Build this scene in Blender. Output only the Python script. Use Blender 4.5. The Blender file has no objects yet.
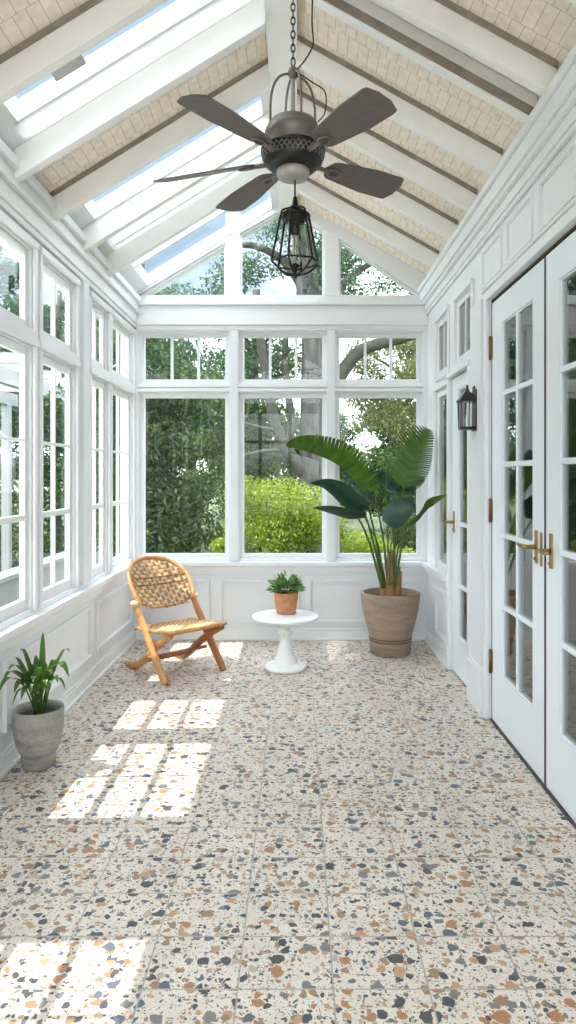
import bpy, math, random
from mathutils import Vector, Matrix, noise
random.seed(7)
PI = math.pi
sc = bpy.context.scene
COL = sc.collection

# ------------------------------------------------------------------ room dimensions (metres)
F = 680.0; CX = 298.0; CY = 475.0; H = 1.45        # focal length in pixels and eye height used to survey the photo
YB = 5.98; XL = -1.442; XR = 1.135; YF = -1.3
def P(px, py, Y):
    return Vector(((px - CX) / F * Y, Y, H - (py - CY) / F * Y))
def roofL(x): return 3.05 + .62 * (x + 1.4)        # underside of the roof boards
def roofR(x): return 3.21 + .56 * (1.1 - x)
XRIDGE = -.078; ZRIDGE = roofL(XRIDGE)

# ------------------------------------------------------------------ mesh builder
class MB:
    def __init__(s): s.v = []; s.f = []; s.sm = []
    def add(s, vs, fs, smooth=False):
        n = len(s.v); s.v += [Vector(v) for v in vs]
        for f in fs: s.f.append([i + n for i in f]); s.sm.append(smooth)
        return s
    def box(s, x0, x1, y0, y1, z0, z1):
        x0, x1 = sorted((x0, x1)); y0, y1 = sorted((y0, y1)); z0, z1 = sorted((z0, z1))
        vs = [(x, y, z) for z in (z0, z1) for y in (y0, y1) for x in (x0, x1)]
        return s.add(vs, [(0, 2, 3, 1), (4, 5, 7, 6), (0, 1, 5, 4), (2, 6, 7, 3), (0, 4, 6, 2), (1, 3, 7, 5)])
    def prism(s, poly, d0, d1, axis='y'):
        """poly in the plane across axis; y: (x,z), x: (y,z), z: (x,y)"""
        def m(p, d):
            return (p[0], d, p[1]) if axis == 'y' else (d, p[0], p[1]) if axis == 'x' else (p[0], p[1], d)
        n = len(poly)
        a = sum(poly[i][0] * poly[(i + 1) % n][1] - poly[(i + 1) % n][0] * poly[i][1] for i in range(n))
        if a < 0: poly = poly[::-1]
        if d0 > d1: d0, d1 = d1, d0
        vs = [m(p, d0) for p in poly] + [m(p, d1) for p in poly]
        fs = [list(range(n)), list(range(2 * n - 1, n - 1, -1))]
        for i in range(n):
            j = (i + 1) % n
            fs.append([j, i, i + n, j + n])
        if axis != 'y': fs = [f[::-1] for f in fs]
        return s.add(vs, fs)
    def obox(s, M, sx, sy, sz):
        vs = [M @ Vector((x * sx / 2, y * sy / 2, z * sz / 2)) for z in (-1, 1) for y in (-1, 1) for x in (-1, 1)]
        return s.add(vs, [(0, 2, 3, 1), (4, 5, 7, 6), (0, 1, 5, 4), (2, 6, 7, 3), (0, 4, 6, 2), (1, 3, 7, 5)])
    def tube(s, path, r, n=10, closed=False, flat=None, cap=True):
        """tube along points; r number or list; flat=(width factor, direction) squashes the section"""
        pts = [Vector(p) for p in path]; m = len(pts)
        rs = r if isinstance(r, (list, tuple)) else [r] * m
        up = None; rings = []
        for i in range(m):
            if closed: t = pts[(i + 1) % m] - pts[i - 1]
            else: t = pts[min(i + 1, m - 1)] - pts[max(i - 1, 0)]
            if t.length < 1e-9: t = Vector((0, 0, 1))
            t.normalize()
            if flat is not None: ref = Vector(flat[1])
            elif up is None: ref = Vector((0, 0, 1)) if abs(t.z) < .9 else Vector((1, 0, 0))
            else: ref = up
            u = ref - t * ref.dot(t)
            if u.length < 1e-6: u = t.orthogonal()
            u.normalize(); w = t.cross(u); up = u
            k = flat[0] if flat is not None else 1
            rings.append([pts[i] + (u * math.cos(2 * PI * q / n) * k + w * math.sin(2 * PI * q / n)) * rs[i] for q in range(n)])
        vs = [v for ring in rings for v in ring]; fs = []
        L = m if closed else m - 1
        for i in range(L):
            a, b = i * n, ((i + 1) % m) * n
            for q in range(n):
                q2 = (q + 1) % n
                fs.append([a + q, a + q2, b + q2, b + q])
        if not closed and cap:
            fs.append(list(range(n))[::-1]); fs.append([(m - 1) * n + q for q in range(n)])
        return s.add(vs, fs, True)
    def lathe(s, prof, c, n=40, closed=False, smooth=True):
        c = Vector(c); vs = []; fs = []; m = len(prof)
        for r, z in prof:
            for q in range(n):
                a = 2 * PI * q / n
                vs.append(c + Vector((r * math.cos(a), r * math.sin(a), z)))
        for i in range(m - 1 + (1 if closed else 0)):
            i2 = (i + 1) % m
            for q in range(n):
                q2 = (q + 1) % n
                fs.append([i * n + q, i * n + q2, i2 * n + q2, i2 * n + q])
        return s.add(vs, fs, smooth)
    def sphere(s, c, rx, ry, rz, nu=16, nv=10):
        prof = [(math.sin(PI * j / nv) , -math.cos(PI * j / nv)) for j in range(nv + 1)]
        c = Vector(c); vs = []; fs = []
        for r, z in prof:
            for q in range(nu):
                a = 2 * PI * q / nu
                vs.append(c + Vector((max(r, 1e-4) * math.cos(a) * rx, max(r, 1e-4) * math.sin(a) * ry, z * rz)))
        for i in range(nv):
            for q in range(nu):
                q2 = (q + 1) % nu
                fs.append([i * nu + q, i * nu + q2, (i + 1) * nu + q2, (i + 1) * nu + q])
        return s.add(vs, fs, True)
    def build(s, name, mat, parent=None, loc=None, bevel=0, solid=0, autosm=True, seg=2):
        off = Vector((0, 0, 0))
        if parent is not None:
            p = parent
            while p is not None: off = off + Vector(p.location); p = p.parent
        elif loc is not None: off = Vector(loc)
        me = bpy.data.meshes.new(name)
        me.from_pydata([v - off for v in s.v], [], s.f)
        me.polygons.foreach_set('use_smooth', s.sm)
        me.materials.append(mat)
        me.validate(); me.update()
        o = bpy.data.objects.new(name, me); COL.objects.link(o)
        if parent is not None: o.parent = parent
        elif loc is not None: o.location = loc
        if solid:
            md = o.modifiers.new('thick', 'SOLIDIFY'); md.thickness = solid; md.offset = 0
        if bevel:
            md = o.modifiers.new('edge', 'BEVEL'); md.width = bevel; md.segments = seg; md.limit_method = 'ANGLE'; md.angle_limit = math.radians(40)
        return o

def tag(o, label, cat, group=None, kind=None):
    o['label'] = label; o['category'] = cat
    if group: o['group'] = group
    if kind: o['kind'] = kind
    return o
def empty(name, loc, label, cat, group=None, kind=None):
    o = bpy.data.objects.new(name, None); COL.objects.link(o); o.location = loc; o.empty_display_size = .1
    return tag(o, label, cat, group, kind)
def struct(name, mb, mat, label, cat, bevel=0, group=None, loc=None):
    return tag(mb.build(name, mat, None, loc=loc, bevel=bevel), label, cat, group, 'structure')

# ------------------------------------------------------------------ materials
def new_mat(name):
    m = bpy.data.materials.new(name); m.use_nodes = True
    nt = m.node_tree; nt.nodes.clear()
    out = nt.nodes.new('ShaderNodeOutputMaterial')
    return m, nt, out
def N(nt, t, **kw):
    n = nt.nodes.new(t)
    for k, v in kw.items():
        if k in ('ins',):
            for a, b in v.items(): n.inputs[a].default_value = b
        else: setattr(n, k, v)
    return n
def ramp(nt, stops, interp='LINEAR'):
    r = nt.nodes.new('ShaderNodeValToRGB'); cr = r.color_ramp; cr.interpolation = interp
    while len(cr.elements) < len(stops): cr.elements.new(.5)
    for e, (p, c) in zip(cr.elements, stops):
        e.position = p; e.color = (c[0], c[1], c[2], 1)
    return r
def simple(name, col, rough=.5, metal=0, var=.06, scale=6, bump=0, bscale=60, spec=.5, stretch=None, coat=0):
    m, nt, out = new_mat(name); L = nt.links
    b = N(nt, 'ShaderNodeBsdfPrincipled'); b.inputs['Roughness'].default_value = rough; b.inputs['Metallic'].default_value = metal
    b.inputs['Specular IOR Level'].default_value = spec
    b.inputs['Coat Weight'].default_value = coat
    tc = N(nt, 'ShaderNodeTexCoord'); vec = tc.outputs['Object']
    if stretch:
        mp = N(nt, 'ShaderNodeMapping'); mp.inputs['Scale'].default_value = stretch; L.new(vec, mp.inputs['Vector']); vec = mp.outputs['Vector']
    nz = N(nt, 'ShaderNodeTexNoise'); nz.inputs['Scale'].default_value = scale; nz.inputs['Detail'].default_value = 5
    L.new(vec, nz.inputs['Vector'])
    r = ramp(nt, [(.25, [c * (1 - var) for c in col]), (.75, [min(1, c * (1 + var)) for c in col])])
    L.new(nz.outputs['Fac'], r.inputs['Fac']); L.new(r.outputs['Color'], b.inputs['Base Color'])
    if bump:
        n2 = N(nt, 'ShaderNodeTexNoise'); n2.inputs['Scale'].default_value = bscale; n2.inputs['Detail'].default_value = 4
        L.new(vec, n2.inputs['Vector'])
        bp = N(nt, 'ShaderNodeBump'); bp.inputs['Strength'].default_value = bump; bp.inputs['Distance'].default_value = .01
        L.new(n2.outputs['Fac'], bp.inputs['Height']); L.new(bp.outputs['Normal'], b.inputs['Normal'])
    L.new(b.outputs['BSDF'], out.inputs['Surface'])
    return m

M = {}
M['paint'] = simple('white_paint', (.74, .755, .775), .38, var=.02, scale=3, bump=.04, bscale=90)
M['trim'] = simple('white_gloss_paint', (.765, .772, .785), .3, var=.015, scale=3)
M['door'] = simple('white_door_paint', (.76, .80, .84), .28, var=.015, scale=3)
M['rafter'] = simple('rafter_paint', (.86, .845, .815), .5, var=.05, scale=5, bump=.1, bscale=40)
M['taupe'] = simple('shadow_gap_strip', (.27, .225, .175), .7, var=.25, scale=12, bump=.2)  # dark colour for the painted shadow gap along the rafters
M['bronze'] = simple('fan_bronze', (.17, .142, .122), .42, .35, var=.12, scale=9)
M['fanlight'] = simple('fan_grey_enamel', (.36, .33, .30), .4, .2, var=.05)
M['blade'] = simple('fan_blade_wood', (.115, .092, .080), .5, 0, var=.2, scale=14, stretch=(1, 8, 8))
M['iron'] = simple('black_iron', (.02, .019, .018), .4, .5, var=.2, scale=20)
M['lantern'] = simple('dark_lantern_metal', (.045, .038, .034), .35, .6, var=.2, scale=20)
M['brass'] = simple('aged_brass', (.42, .25, .09), .28, 1.0, var=.2, scale=25)
M['hinge'] = simple('hinge_bronze', (.22, .13, .07), .4, .8, var=.2, scale=25)
M['dark'] = simple('dark_weatherstrip', (.06, .05, .045), .7, var=.2)
M['grey_plastic'] = simple('grey_plastic', (.5, .5, .5), .5, var=.05)
M['terracotta'] = simple('terracotta', (.50, .22, .105), .75, var=.18, scale=22, bump=.3, bscale=120)
M['soil'] = simple('potting_soil', (.035, .025, .018), .95, var=.5, scale=60, bump=1, bscale=90)
M['darksoil'] = simple('wet_dark_soil', (.028, .03, .03), .7, var=.4, scale=60, bump=.8, bscale=90)
M['table'] = simple('white_lacquer', (.84, .84, .83), .3, var=.01)
M['wood'] = simple('honey_wood', (.60, .30, .11), .42, var=.28, scale=14, stretch=(2, 2, 2), bump=.08, bscale=50)
M['woodred'] = simple('reddish_wood', (.40, .15, .05), .42, var=.25, scale=14)
M['knob'] = simple('pale_binding', (.72, .56, .36), .6, var=.12, scale=60)
M['cane'] = simple('cane_strip', (.60, .38, .19), .6, var=.3, scale=40)
M['canedark'] = simple('cane_edge', (.30, .165, .075), .6, var=.3, scale=40)
M['bark'] = simple('grey_bark', (.075, .072, .066), .9, var=.75, scale=2.2, stretch=(9, 9, 1.4), bump=1, bscale=3)
M['limb'] = simple('mossy_limb', (.05, .048, .036), .9, var=.4, scale=8, bump=1, bscale=14)
M['stem'] = simple('plant_stem', (.045, .11, .02), .5, var=.3, scale=30)
M['sheath'] = simple('brown_sheath', (.30, .145, .05), .7, var=.5, scale=25, stretch=(6, 6, 1))
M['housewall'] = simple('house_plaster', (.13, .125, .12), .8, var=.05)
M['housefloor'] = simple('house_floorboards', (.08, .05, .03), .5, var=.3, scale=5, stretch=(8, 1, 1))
M['bulb'] = simple('filament', (.9, .75, .5), .4)
M['siding'] = simple('white_exterior_paint', (.42, .43, .44), .6, var=.04)

def stone_pot(name, a, b, sc1, rough=.8):
    m, nt, out = new_mat(name); L = nt.links
    bs = N(nt, 'ShaderNodeBsdfPrincipled'); bs.inputs['Roughness'].default_value = rough
    tc = N(nt, 'ShaderNodeTexCoord')
    n1 = N(nt, 'ShaderNodeTexNoise'); n1.inputs['Scale'].default_value = sc1; n1.inputs['Detail'].default_value = 8; n1.inputs['Roughness'].default_value = .75
    n2 = N(nt, 'ShaderNodeTexNoise'); n2.inputs['Scale'].default_value = 4; n2.inputs['Detail'].default_value = 3
    mp = N(nt, 'ShaderNodeMapping'); mp.inputs['Scale'].default_value = (1, 1, 5)
    L.new(tc.outputs['Object'], n1.inputs['Vector']); L.new(tc.outputs['Object'], mp.inputs['Vector']); L.new(mp.outputs['Vector'], n2.inputs['Vector'])
    mx = N(nt, 'ShaderNodeMath', operation='ADD'); L.new(n1.outputs['Fac'], mx.inputs[0]); L.new(n2.outputs['Fac'], mx.inputs[1])
    hf = N(nt, 'ShaderNodeMath', operation='MULTIPLY'); hf.inputs[1].default_value = .5; L.new(mx.outputs[0], hf.inputs[0])
    r = ramp(nt, [(.38, a), (.62, b)]); L.new(hf.outputs[0], r.inputs['Fac']); L.new(r.outputs['Color'], bs.inputs['Base Color'])
    bp = N(nt, 'ShaderNodeBump'); bp.inputs['Strength'].default_value = .35; bp.inputs['Distance'].default_value = .01
    L.new(n1.outputs['Fac'], bp.inputs['Height']); L.new(bp.outputs['Normal'], bs.inputs['Normal'])
    L.new(bs.outputs['BSDF'], out.inputs['Surface'])
    return m
M['bigpot'] = stone_pot('brown_stone_pot', (.22, .155, .105), (.37, .275, .20), 90)
M['greypot'] = stone_pot('grey_stone_pot', (.21, .20, .18), (.40, .375, .34), 70)

def glass_mat(name, tint=(1, 1, 1), gloss=1.0, rough=.0):
    m, nt, out = new_mat(name); L = nt.links
    tr = N(nt, 'ShaderNodeBsdfTransparent'); tr.inputs['Color'].default_value = (*tint, 1)
    gl = N(nt, 'ShaderNodeBsdfGlossy'); gl.inputs['Roughness'].default_value = rough
    fr = N(nt, 'ShaderNodeFresnel'); fr.inputs['IOR'].default_value = 1.5
    ge = N(nt, 'ShaderNodeNewGeometry')                           # same index from both faces: the thin pane does not bend the ray
    io = N(nt, 'ShaderNodeMapRange'); io.inputs['To Min'].default_value = 1.5; io.inputs['To Max'].default_value = 1 / 1.5
    L.new(ge.outputs['Backfacing'], io.inputs['Value']); L.new(io.outputs[0], fr.inputs['IOR'])
    mu = N(nt, 'ShaderNodeMath', operation='MULTIPLY'); mu.inputs[1].default_value = gloss
    L.new(fr.outputs[0], mu.inputs[0])
    mx = N(nt, 'ShaderNodeMixShader'); L.new(mu.outputs[0], mx.inputs[0]); L.new(tr.outputs[0], mx.inputs[1]); L.new(gl.outputs[0], mx.inputs[2])
    L.new(mx.outputs[0], out.inputs['Surface'])
    return m
M['glass'] = glass_mat('window_glass', (.975, .99, .985), .4)
M['doorglass'] = glass_mat('door_glass', (.86, .89, .88), 1.5, .0)
M['lampglass'] = glass_mat('lamp_glass', (.95, .95, .95), 1.0)

def leaf_mat(name, a, b, trans=.35, rough=.45, spec=.4):
    m, nt, out = new_mat(name); L = nt.links
    g = N(nt, 'ShaderNodeNewGeometry')
    r = ramp(nt, [(0, a), (1, b)]); L.new(g.outputs['Random Per Island'], r.inputs['Fac'])
    p = N(nt, 'ShaderNodeBsdfPrincipled'); p.inputs['Roughness'].default_value = rough; p.inputs['Specular IOR Level'].default_value = spec
    t = N(nt, 'ShaderNodeBsdfTranslucent')
    L.new(r.outputs['Color'], p.inputs['Base Color']); L.new(r.outputs['Color'], t.inputs['Color'])
    mx = N(nt, 'ShaderNodeMixShader'); mx.inputs[0].default_value = trans
    L.new(p.outputs[0], mx.inputs[1]); L.new(t.outputs[0], mx.inputs[2]); L.new(mx.outputs[0], out.inputs['Surface'])
    return m
M['leaf_dark'] = leaf_mat('evergreen_leaves', (.020, .048, .012), (.085, .145, .040))
M['leaf_teal'] = leaf_mat('cool_green_leaves', (.024, .060, .030), (.095, .165, .085))
M['leaf_mid'] = leaf_mat('mid_green_leaves', (.03, .07, .012), (.12, .19, .04))
M['leaf_lime'] = leaf_mat('lime_leaves', (.12, .19, .010), (.34, .42, .035), .45)
M['leaf_pale'] = leaf_mat('pale_yellow_green_leaves', (.09, .115, .022), (.34, .35, .12), .45)
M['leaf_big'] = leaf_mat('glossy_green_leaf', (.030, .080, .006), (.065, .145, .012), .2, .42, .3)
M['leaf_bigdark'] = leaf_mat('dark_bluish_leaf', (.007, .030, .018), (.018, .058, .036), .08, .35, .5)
M['leaf_pot'] = leaf_mat('houseplant_leaf', (.028, .085, .014), (.12, .22, .045), .2, .35, .5)
M['leaf_small'] = leaf_mat('small_plant_leaf', (.06, .15, .03), (.25, .42, .13), .2, .35, .5)

# terrazzo floor tiles
def floor_mat():
    m, nt, out = new_mat('terrazzo_tiles'); L = nt.links
    bs = N(nt, 'ShaderNodeBsdfPrincipled')
    geo = N(nt, 'ShaderNodeNewGeometry'); pos = geo.outputs['Position']
    def math2(op, a, b=None, c=None):
        n = N(nt, 'ShaderNodeMath', operation=op)
        for i, x in enumerate((a, b, c)):
            if x is None: continue
            if isinstance(x, (int, float)): n.inputs[i].default_value = x
            else: L.new(x, n.inputs[i])
        return n.outputs[0]
    sep = N(nt, 'ShaderNodeSeparateXYZ'); L.new(pos, sep.inputs[0])
    # every tile is cast separately, so shift the chips tile by tile
    TX, TY, OX, OY = .27, .22, .10, 1.918
    ux = math2('DIVIDE', math2('SUBTRACT', sep.outputs[0], OX), TX); uy = math2('DIVIDE', math2('SUBTRACT', sep.outputs[1], OY), TY)
    ix = math2('FLOOR', ux); iy = math2('FLOOR', uy)
    fx = math2('FRACT', ux); fy = math2('FRACT', uy)
    ex = math2('MULTIPLY', math2('MINIMUM', fx, math2('SUBTRACT', 1.0, fx)), TX)
    ey = math2('MULTIPLY', math2('MINIMUM', fy, math2('SUBTRACT', 1.0, fy)), TY)
    edge = math2('MINIMUM', ex, ey)
    grout = math2('LESS_THAN', edge, .0022)
    cmb = N(nt, 'ShaderNodeCombineXYZ')
    L.new(math2('ADD', sep.outputs[0], math2('MULTIPLY', ix, 3.17)), cmb.inputs[0]); L.new(math2('ADD', sep.outputs[1], math2('MULTIPLY', iy, 5.31)), cmb.inputs[1])
    # wobble
    nz = N(nt, 'ShaderNodeTexNoise'); nz.inputs['Scale'].default_value = 34; nz.inputs['Detail'].default_value = 2
    L.new(cmb.outputs[0], nz.inputs['Vector'])
    vm = N(nt, 'ShaderNodeVectorMath', operation='MULTIPLY_ADD')
    vs = N(nt, 'ShaderNodeVectorMath', operation='SUBTRACT'); vs.inputs[1].default_value = (.5, .5, .5)
    L.new(nz.outputs['Color'], vs.inputs[0]); L.new(vs.outputs[0], vm.inputs[0]); vm.inputs[1].default_value = (.034, .034, 0); L.new(cmb.outputs[0], vm.inputs[2])
    base = ramp(nt, [(.3, (.65, .575, .495)), (.7, (.74, .67, .585))])
    nb = N(nt, 'ShaderNodeTexNoise'); nb.inputs['Scale'].default_value = 5; nb.inputs['Detail'].default_value = 6; L.new(pos, nb.inputs['Vector']); L.new(nb.outputs['Fac'], base.inputs['Fac'])
    cur = base.outputs['Color']
    cols = [(0, (.07, .078, .095)), (.13, (.12, .135, .17)), (.25, (.19, .19, .19)), (.36, (.085, .08, .08)), (.46, (.40, .20, .10)), (.60, (.50, .29, .165)), (.72, (.32, .21, .13)), (.82, (.46, .38, .30)), (.92, (.22, .20, .185))]
    for scl, lo, hi, offv in ((115, -.18, .36, 3.3), (52, -.16, .40, 1.7), (27, -.20, .43, 0), (19, -.30, .43, 7.1)):
        vo = N(nt, 'ShaderNodeTexVoronoi', voronoi_dimensions='2D', feature='F1'); vo.inputs['Scale'].default_value = scl
        ad = N(nt, 'ShaderNodeVectorMath', operation='ADD'); ad.inputs[1].default_value = (offv, offv * 2.3, 0); L.new(vm.outputs[0], ad.inputs[0])
        L.new(ad.outputs[0], vo.inputs['Vector'])
        sp = N(nt, 'ShaderNodeSeparateColor'); L.new(vo.outputs['Color'], sp.inputs[0])
        thr = N(nt, 'ShaderNodeMapRange'); thr.inputs['To Min'].default_value = lo; thr.inputs['To Max'].default_value = hi; L.new(sp.outputs[1], thr.inputs['Value'])
        msk = math2('LESS_THAN', vo.outputs['Distance'], thr.outputs[0])
        cr = ramp(nt, cols, 'CONSTANT'); L.new(sp.outputs[0], cr.inputs['Fac'])
        mx = N(nt, 'ShaderNodeMix', data_type='RGBA'); L.new(msk, mx.inputs['Factor']); L.new(cur, mx.inputs['A']); L.new(cr.outputs['Color'], mx.inputs['B'])
        cur = mx.outputs['Result']
    # mottling inside the stones
    n3 = N(nt, 'ShaderNodeTexNoise'); n3.inputs['Scale'].default_value = 160; n3.inputs['Detail'].default_value = 3; L.new(pos, n3.inputs['Vector'])
    r3 = ramp(nt, [(.3, (.86, .86, .86)), (.7, (1.08, 1.08, 1.08))]); L.new(n3.outputs['Fac'], r3.inputs['Fac'])
    ml = N(nt, 'ShaderNodeMix', data_type='RGBA', blend_type='MULTIPLY'); ml.inputs['Factor'].default_value = 1; L.new(cur, ml.inputs['A']); L.new(r3.outputs['Color'], ml.inputs['B'])
    gm = N(nt, 'ShaderNodeMix', data_type='RGBA'); L.new(grout, gm.inputs['Factor']); L.new(ml.outputs['Result'], gm.inputs['A']); gm.inputs['B'].default_value = (.38, .35, .31, 1)
    L.new(gm.outputs['Result'], bs.inputs['Base Color'])
    bs.inputs['Roughness'].default_value = .36; bs.inputs['Specular IOR Level'].default_value = .4
    sm = N(nt, 'ShaderNodeMapRange', interpolation_type='SMOOTHSTEP'); sm.inputs['From Max'].default_value = .006; L.new(edge, sm.inputs['Value'])
    bp = N(nt, 'ShaderNodeBump'); bp.inputs['Strength'].default_value = .5; bp.inputs['Distance'].default_value = .003
    L.new(sm.outputs[0], bp.inputs['Height']); L.new(bp.outputs['Normal'], bs.inputs['Normal'])
    L.new(bs.outputs['BSDF'], out.inputs['Surface'])
    return m
M['floor'] = floor_mat()

# painted roof boards: courses run up the slope, short cross joints
def board_mat(name, a, b, joint):
    m, nt, out = new_mat(name); L = nt.links
    bs = N(nt, 'ShaderNodeBsdfPrincipled'); bs.inputs['Roughness'].default_value = .65
    geo = N(nt, 'ShaderNodeNewGeometry')
    br = N(nt, 'ShaderNodeTexBrick'); br.inputs['Scale'].default_value = 1
    br.inputs['Color1'].default_value = (*a, 1); br.inputs['Color2'].default_value = (*b, 1); br.inputs['Mortar'].default_value = (*joint, 1)
    br.inputs['Brick Width'].default_value = .052; br.inputs['Row Height'].default_value = .165; br.inputs['Mortar Size'].default_value = .0014
    br.offset = .37; br.squash = 1
    L.new(geo.outputs['Position'], br.inputs['Vector'])
    nz = N(nt, 'ShaderNodeTexNoise'); nz.inputs['Scale'].default_value = 25; nz.inputs['Detail'].default_value = 6; L.new(geo.outputs['Position'], nz.inputs['Vector'])
    r = ramp(nt, [(.25, (.86, .84, .82)), (.65, (1.04, 1.04, 1.04))]); L.new(nz.outputs['Fac'], r.inputs['Fac'])
    ml = N(nt, 'ShaderNodeMix', data_type='RGBA', blend_type='MULTIPLY'); ml.inputs['Factor'].default_value = 1
    L.new(br.outputs['Color'], ml.inputs['A']); L.new(r.outputs['Color'], ml.inputs['B']); L.new(ml.outputs['Result'], bs.inputs['Base Color'])
    bp = N(nt, 'ShaderNodeBump'); bp.inputs['Strength'].default_value = .4; bp.inputs['Distance'].default_value = .004; bp.invert = True
    L.new(br.outputs['Fac'], bp.inputs['Height']); L.new(bp.outputs['Normal'], bs.inputs['Normal'])
    L.new(bs.outputs['BSDF'], out.inputs['Surface'])
    return m
M['boards'] = board_mat('cream_roof_boards', (.90, .79, .68), (.86, .76, .655), (.50, .42, .34))
def translucent_board_mat():
    m, nt, out = new_mat('translucent_roof_board'); L = nt.links
    d = N(nt, 'ShaderNodeBsdfDiffuse'); d.inputs['Color'].default_value = (.86, .86, .85, 1)
    t_ = N(nt, 'ShaderNodeBsdfTranslucent'); t_.inputs['Color'].default_value = (.88, .89, .90, 1)
    geo = N(nt, 'ShaderNodeNewGeometry'); nz = N(nt, 'ShaderNodeTexNoise'); nz.inputs['Scale'].default_value = 8; L.new(geo.outputs['Position'], nz.inputs['Vector'])
    r = ramp(nt, [(.3, (.36, .36, .36)), (.7, (.44, .44, .44))]); L.new(nz.outputs['Fac'], r.inputs['Fac'])
    x = N(nt, 'ShaderNodeMixShader'); L.new(r.outputs['Color'], x.inputs[0]); L.new(d.outputs[0], x.inputs[1]); L.new(t_.outputs[0], x.inputs[2]); L.new(x.outputs[0], out.inputs['Surface'])
    return m
M['translucent_board'] = translucent_board_mat()
def grass_mat():
    m, nt, out = new_mat('lawn'); L = nt.links
    bs = N(nt, 'ShaderNodeBsdfPrincipled'); bs.inputs['Roughness'].default_value = .9
    geo = N(nt, 'ShaderNodeNewGeometry')
    n1 = N(nt, 'ShaderNodeTexNoise'); n1.inputs['Scale'].default_value = 3; n1.inputs['Detail'].default_value = 10; n1.inputs['Roughness'].default_value = .8
    L.new(geo.outputs['Position'], n1.inputs['Vector'])
    r = ramp(nt, [(.3, (.02, .035, .008)), (.55, (.06, .085, .02)), (.75, (.12, .14, .05))]); L.new(n1.outputs['Fac'], r.inputs['Fac'])
    L.new(r.outputs['Color'], bs.inputs['Base Color'])
    bp = N(nt, 'ShaderNodeBump'); bp.inputs['Strength'].default_value = 1; bp.inputs['Distance'].default_value = .06; L.new(n1.outputs['Fac'], bp.inputs['Height']); L.new(bp.outputs['Normal'], bs.inputs['Normal'])
    L.new(bs.outputs['BSDF'], out.inputs['Surface'])
    return m
M['grass'] = grass_mat()

# ------------------------------------------------------------------ wall frames: u along the wall, w into the room
class Plane:
    def __init__(s, side): s.side = side
    def box(s, mb, u0, u1, w0, w1, z0, z1):
        if s.side == 'back': mb.box(u0, u1, YB - w0, YB - w1, z0, z1)
        elif s.side == 'left': mb.box(XL + w0, XL + w1, u0, u1, z0, z1)
        elif s.side == 'front': mb.box(u0, u1, YF + w0, YF + w1, z0, z1)
        else: mb.box(XR - w0, XR - w1, u0, u1, z0, z1)
    def pt(s, u, w, z):
        return Vector((u, YB - w, z)) if s.side == 'back' else Vector((XL + w, u, z)) if s.side == 'left' else Vector((XR - w, u, z))
    def wall(s, mb, u0, u1, z0, z1, holes, t):
        us = sorted({u0, u1, *[h[0] for h in holes], *[h[1] for h in holes]}); us = [u for u in us if u0 <= u <= u1]
        for a, b in zip(us, us[1:]):
            m = (a + b) / 2
            hs = sorted([(h[2], h[3]) for h in holes if h[0] < m < h[1]])
            z = z0
            for p, q in hs:
                if p > z: s.box(mb, a, b, -t, 0, z, p)
                z = max(z, q)
            if z < z1: s.box(mb, a, b, -t, 0, z, z1)
    def ring(s, mb, u0, u1, z0, z1, t, w0, w1, tb=None, tt=None):
        tb = t if tb is None else tb; tt = t if tt is None else tt
        s.box(mb, u0, u0 + t, w0, w1, z0, z1); s.box(mb, u1 - t, u1, w0, w1, z0, z1)
        if tb > 0: s.box(mb, u0 + t, u1 - t, w0, w1, z0, z0 + tb)
        if tt > 0: s.box(mb, u0 + t, u1 - t, w0, w1, z1 - tt, z1)
    def panel(s, mb, u0, u1, z0, z1, m=.02, d=.020):
        """applied picture-frame moulding, stepped"""
        s.ring(mb, u0, u1, z0, z1, m, 0, d)
        s.ring(mb, u0 + m, u1 - m, z0 + m, z1 - m, .008, 0, d * .5)
BK, LF, RT = Plane('back'), Plane('left'), Plane('right')

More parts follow.
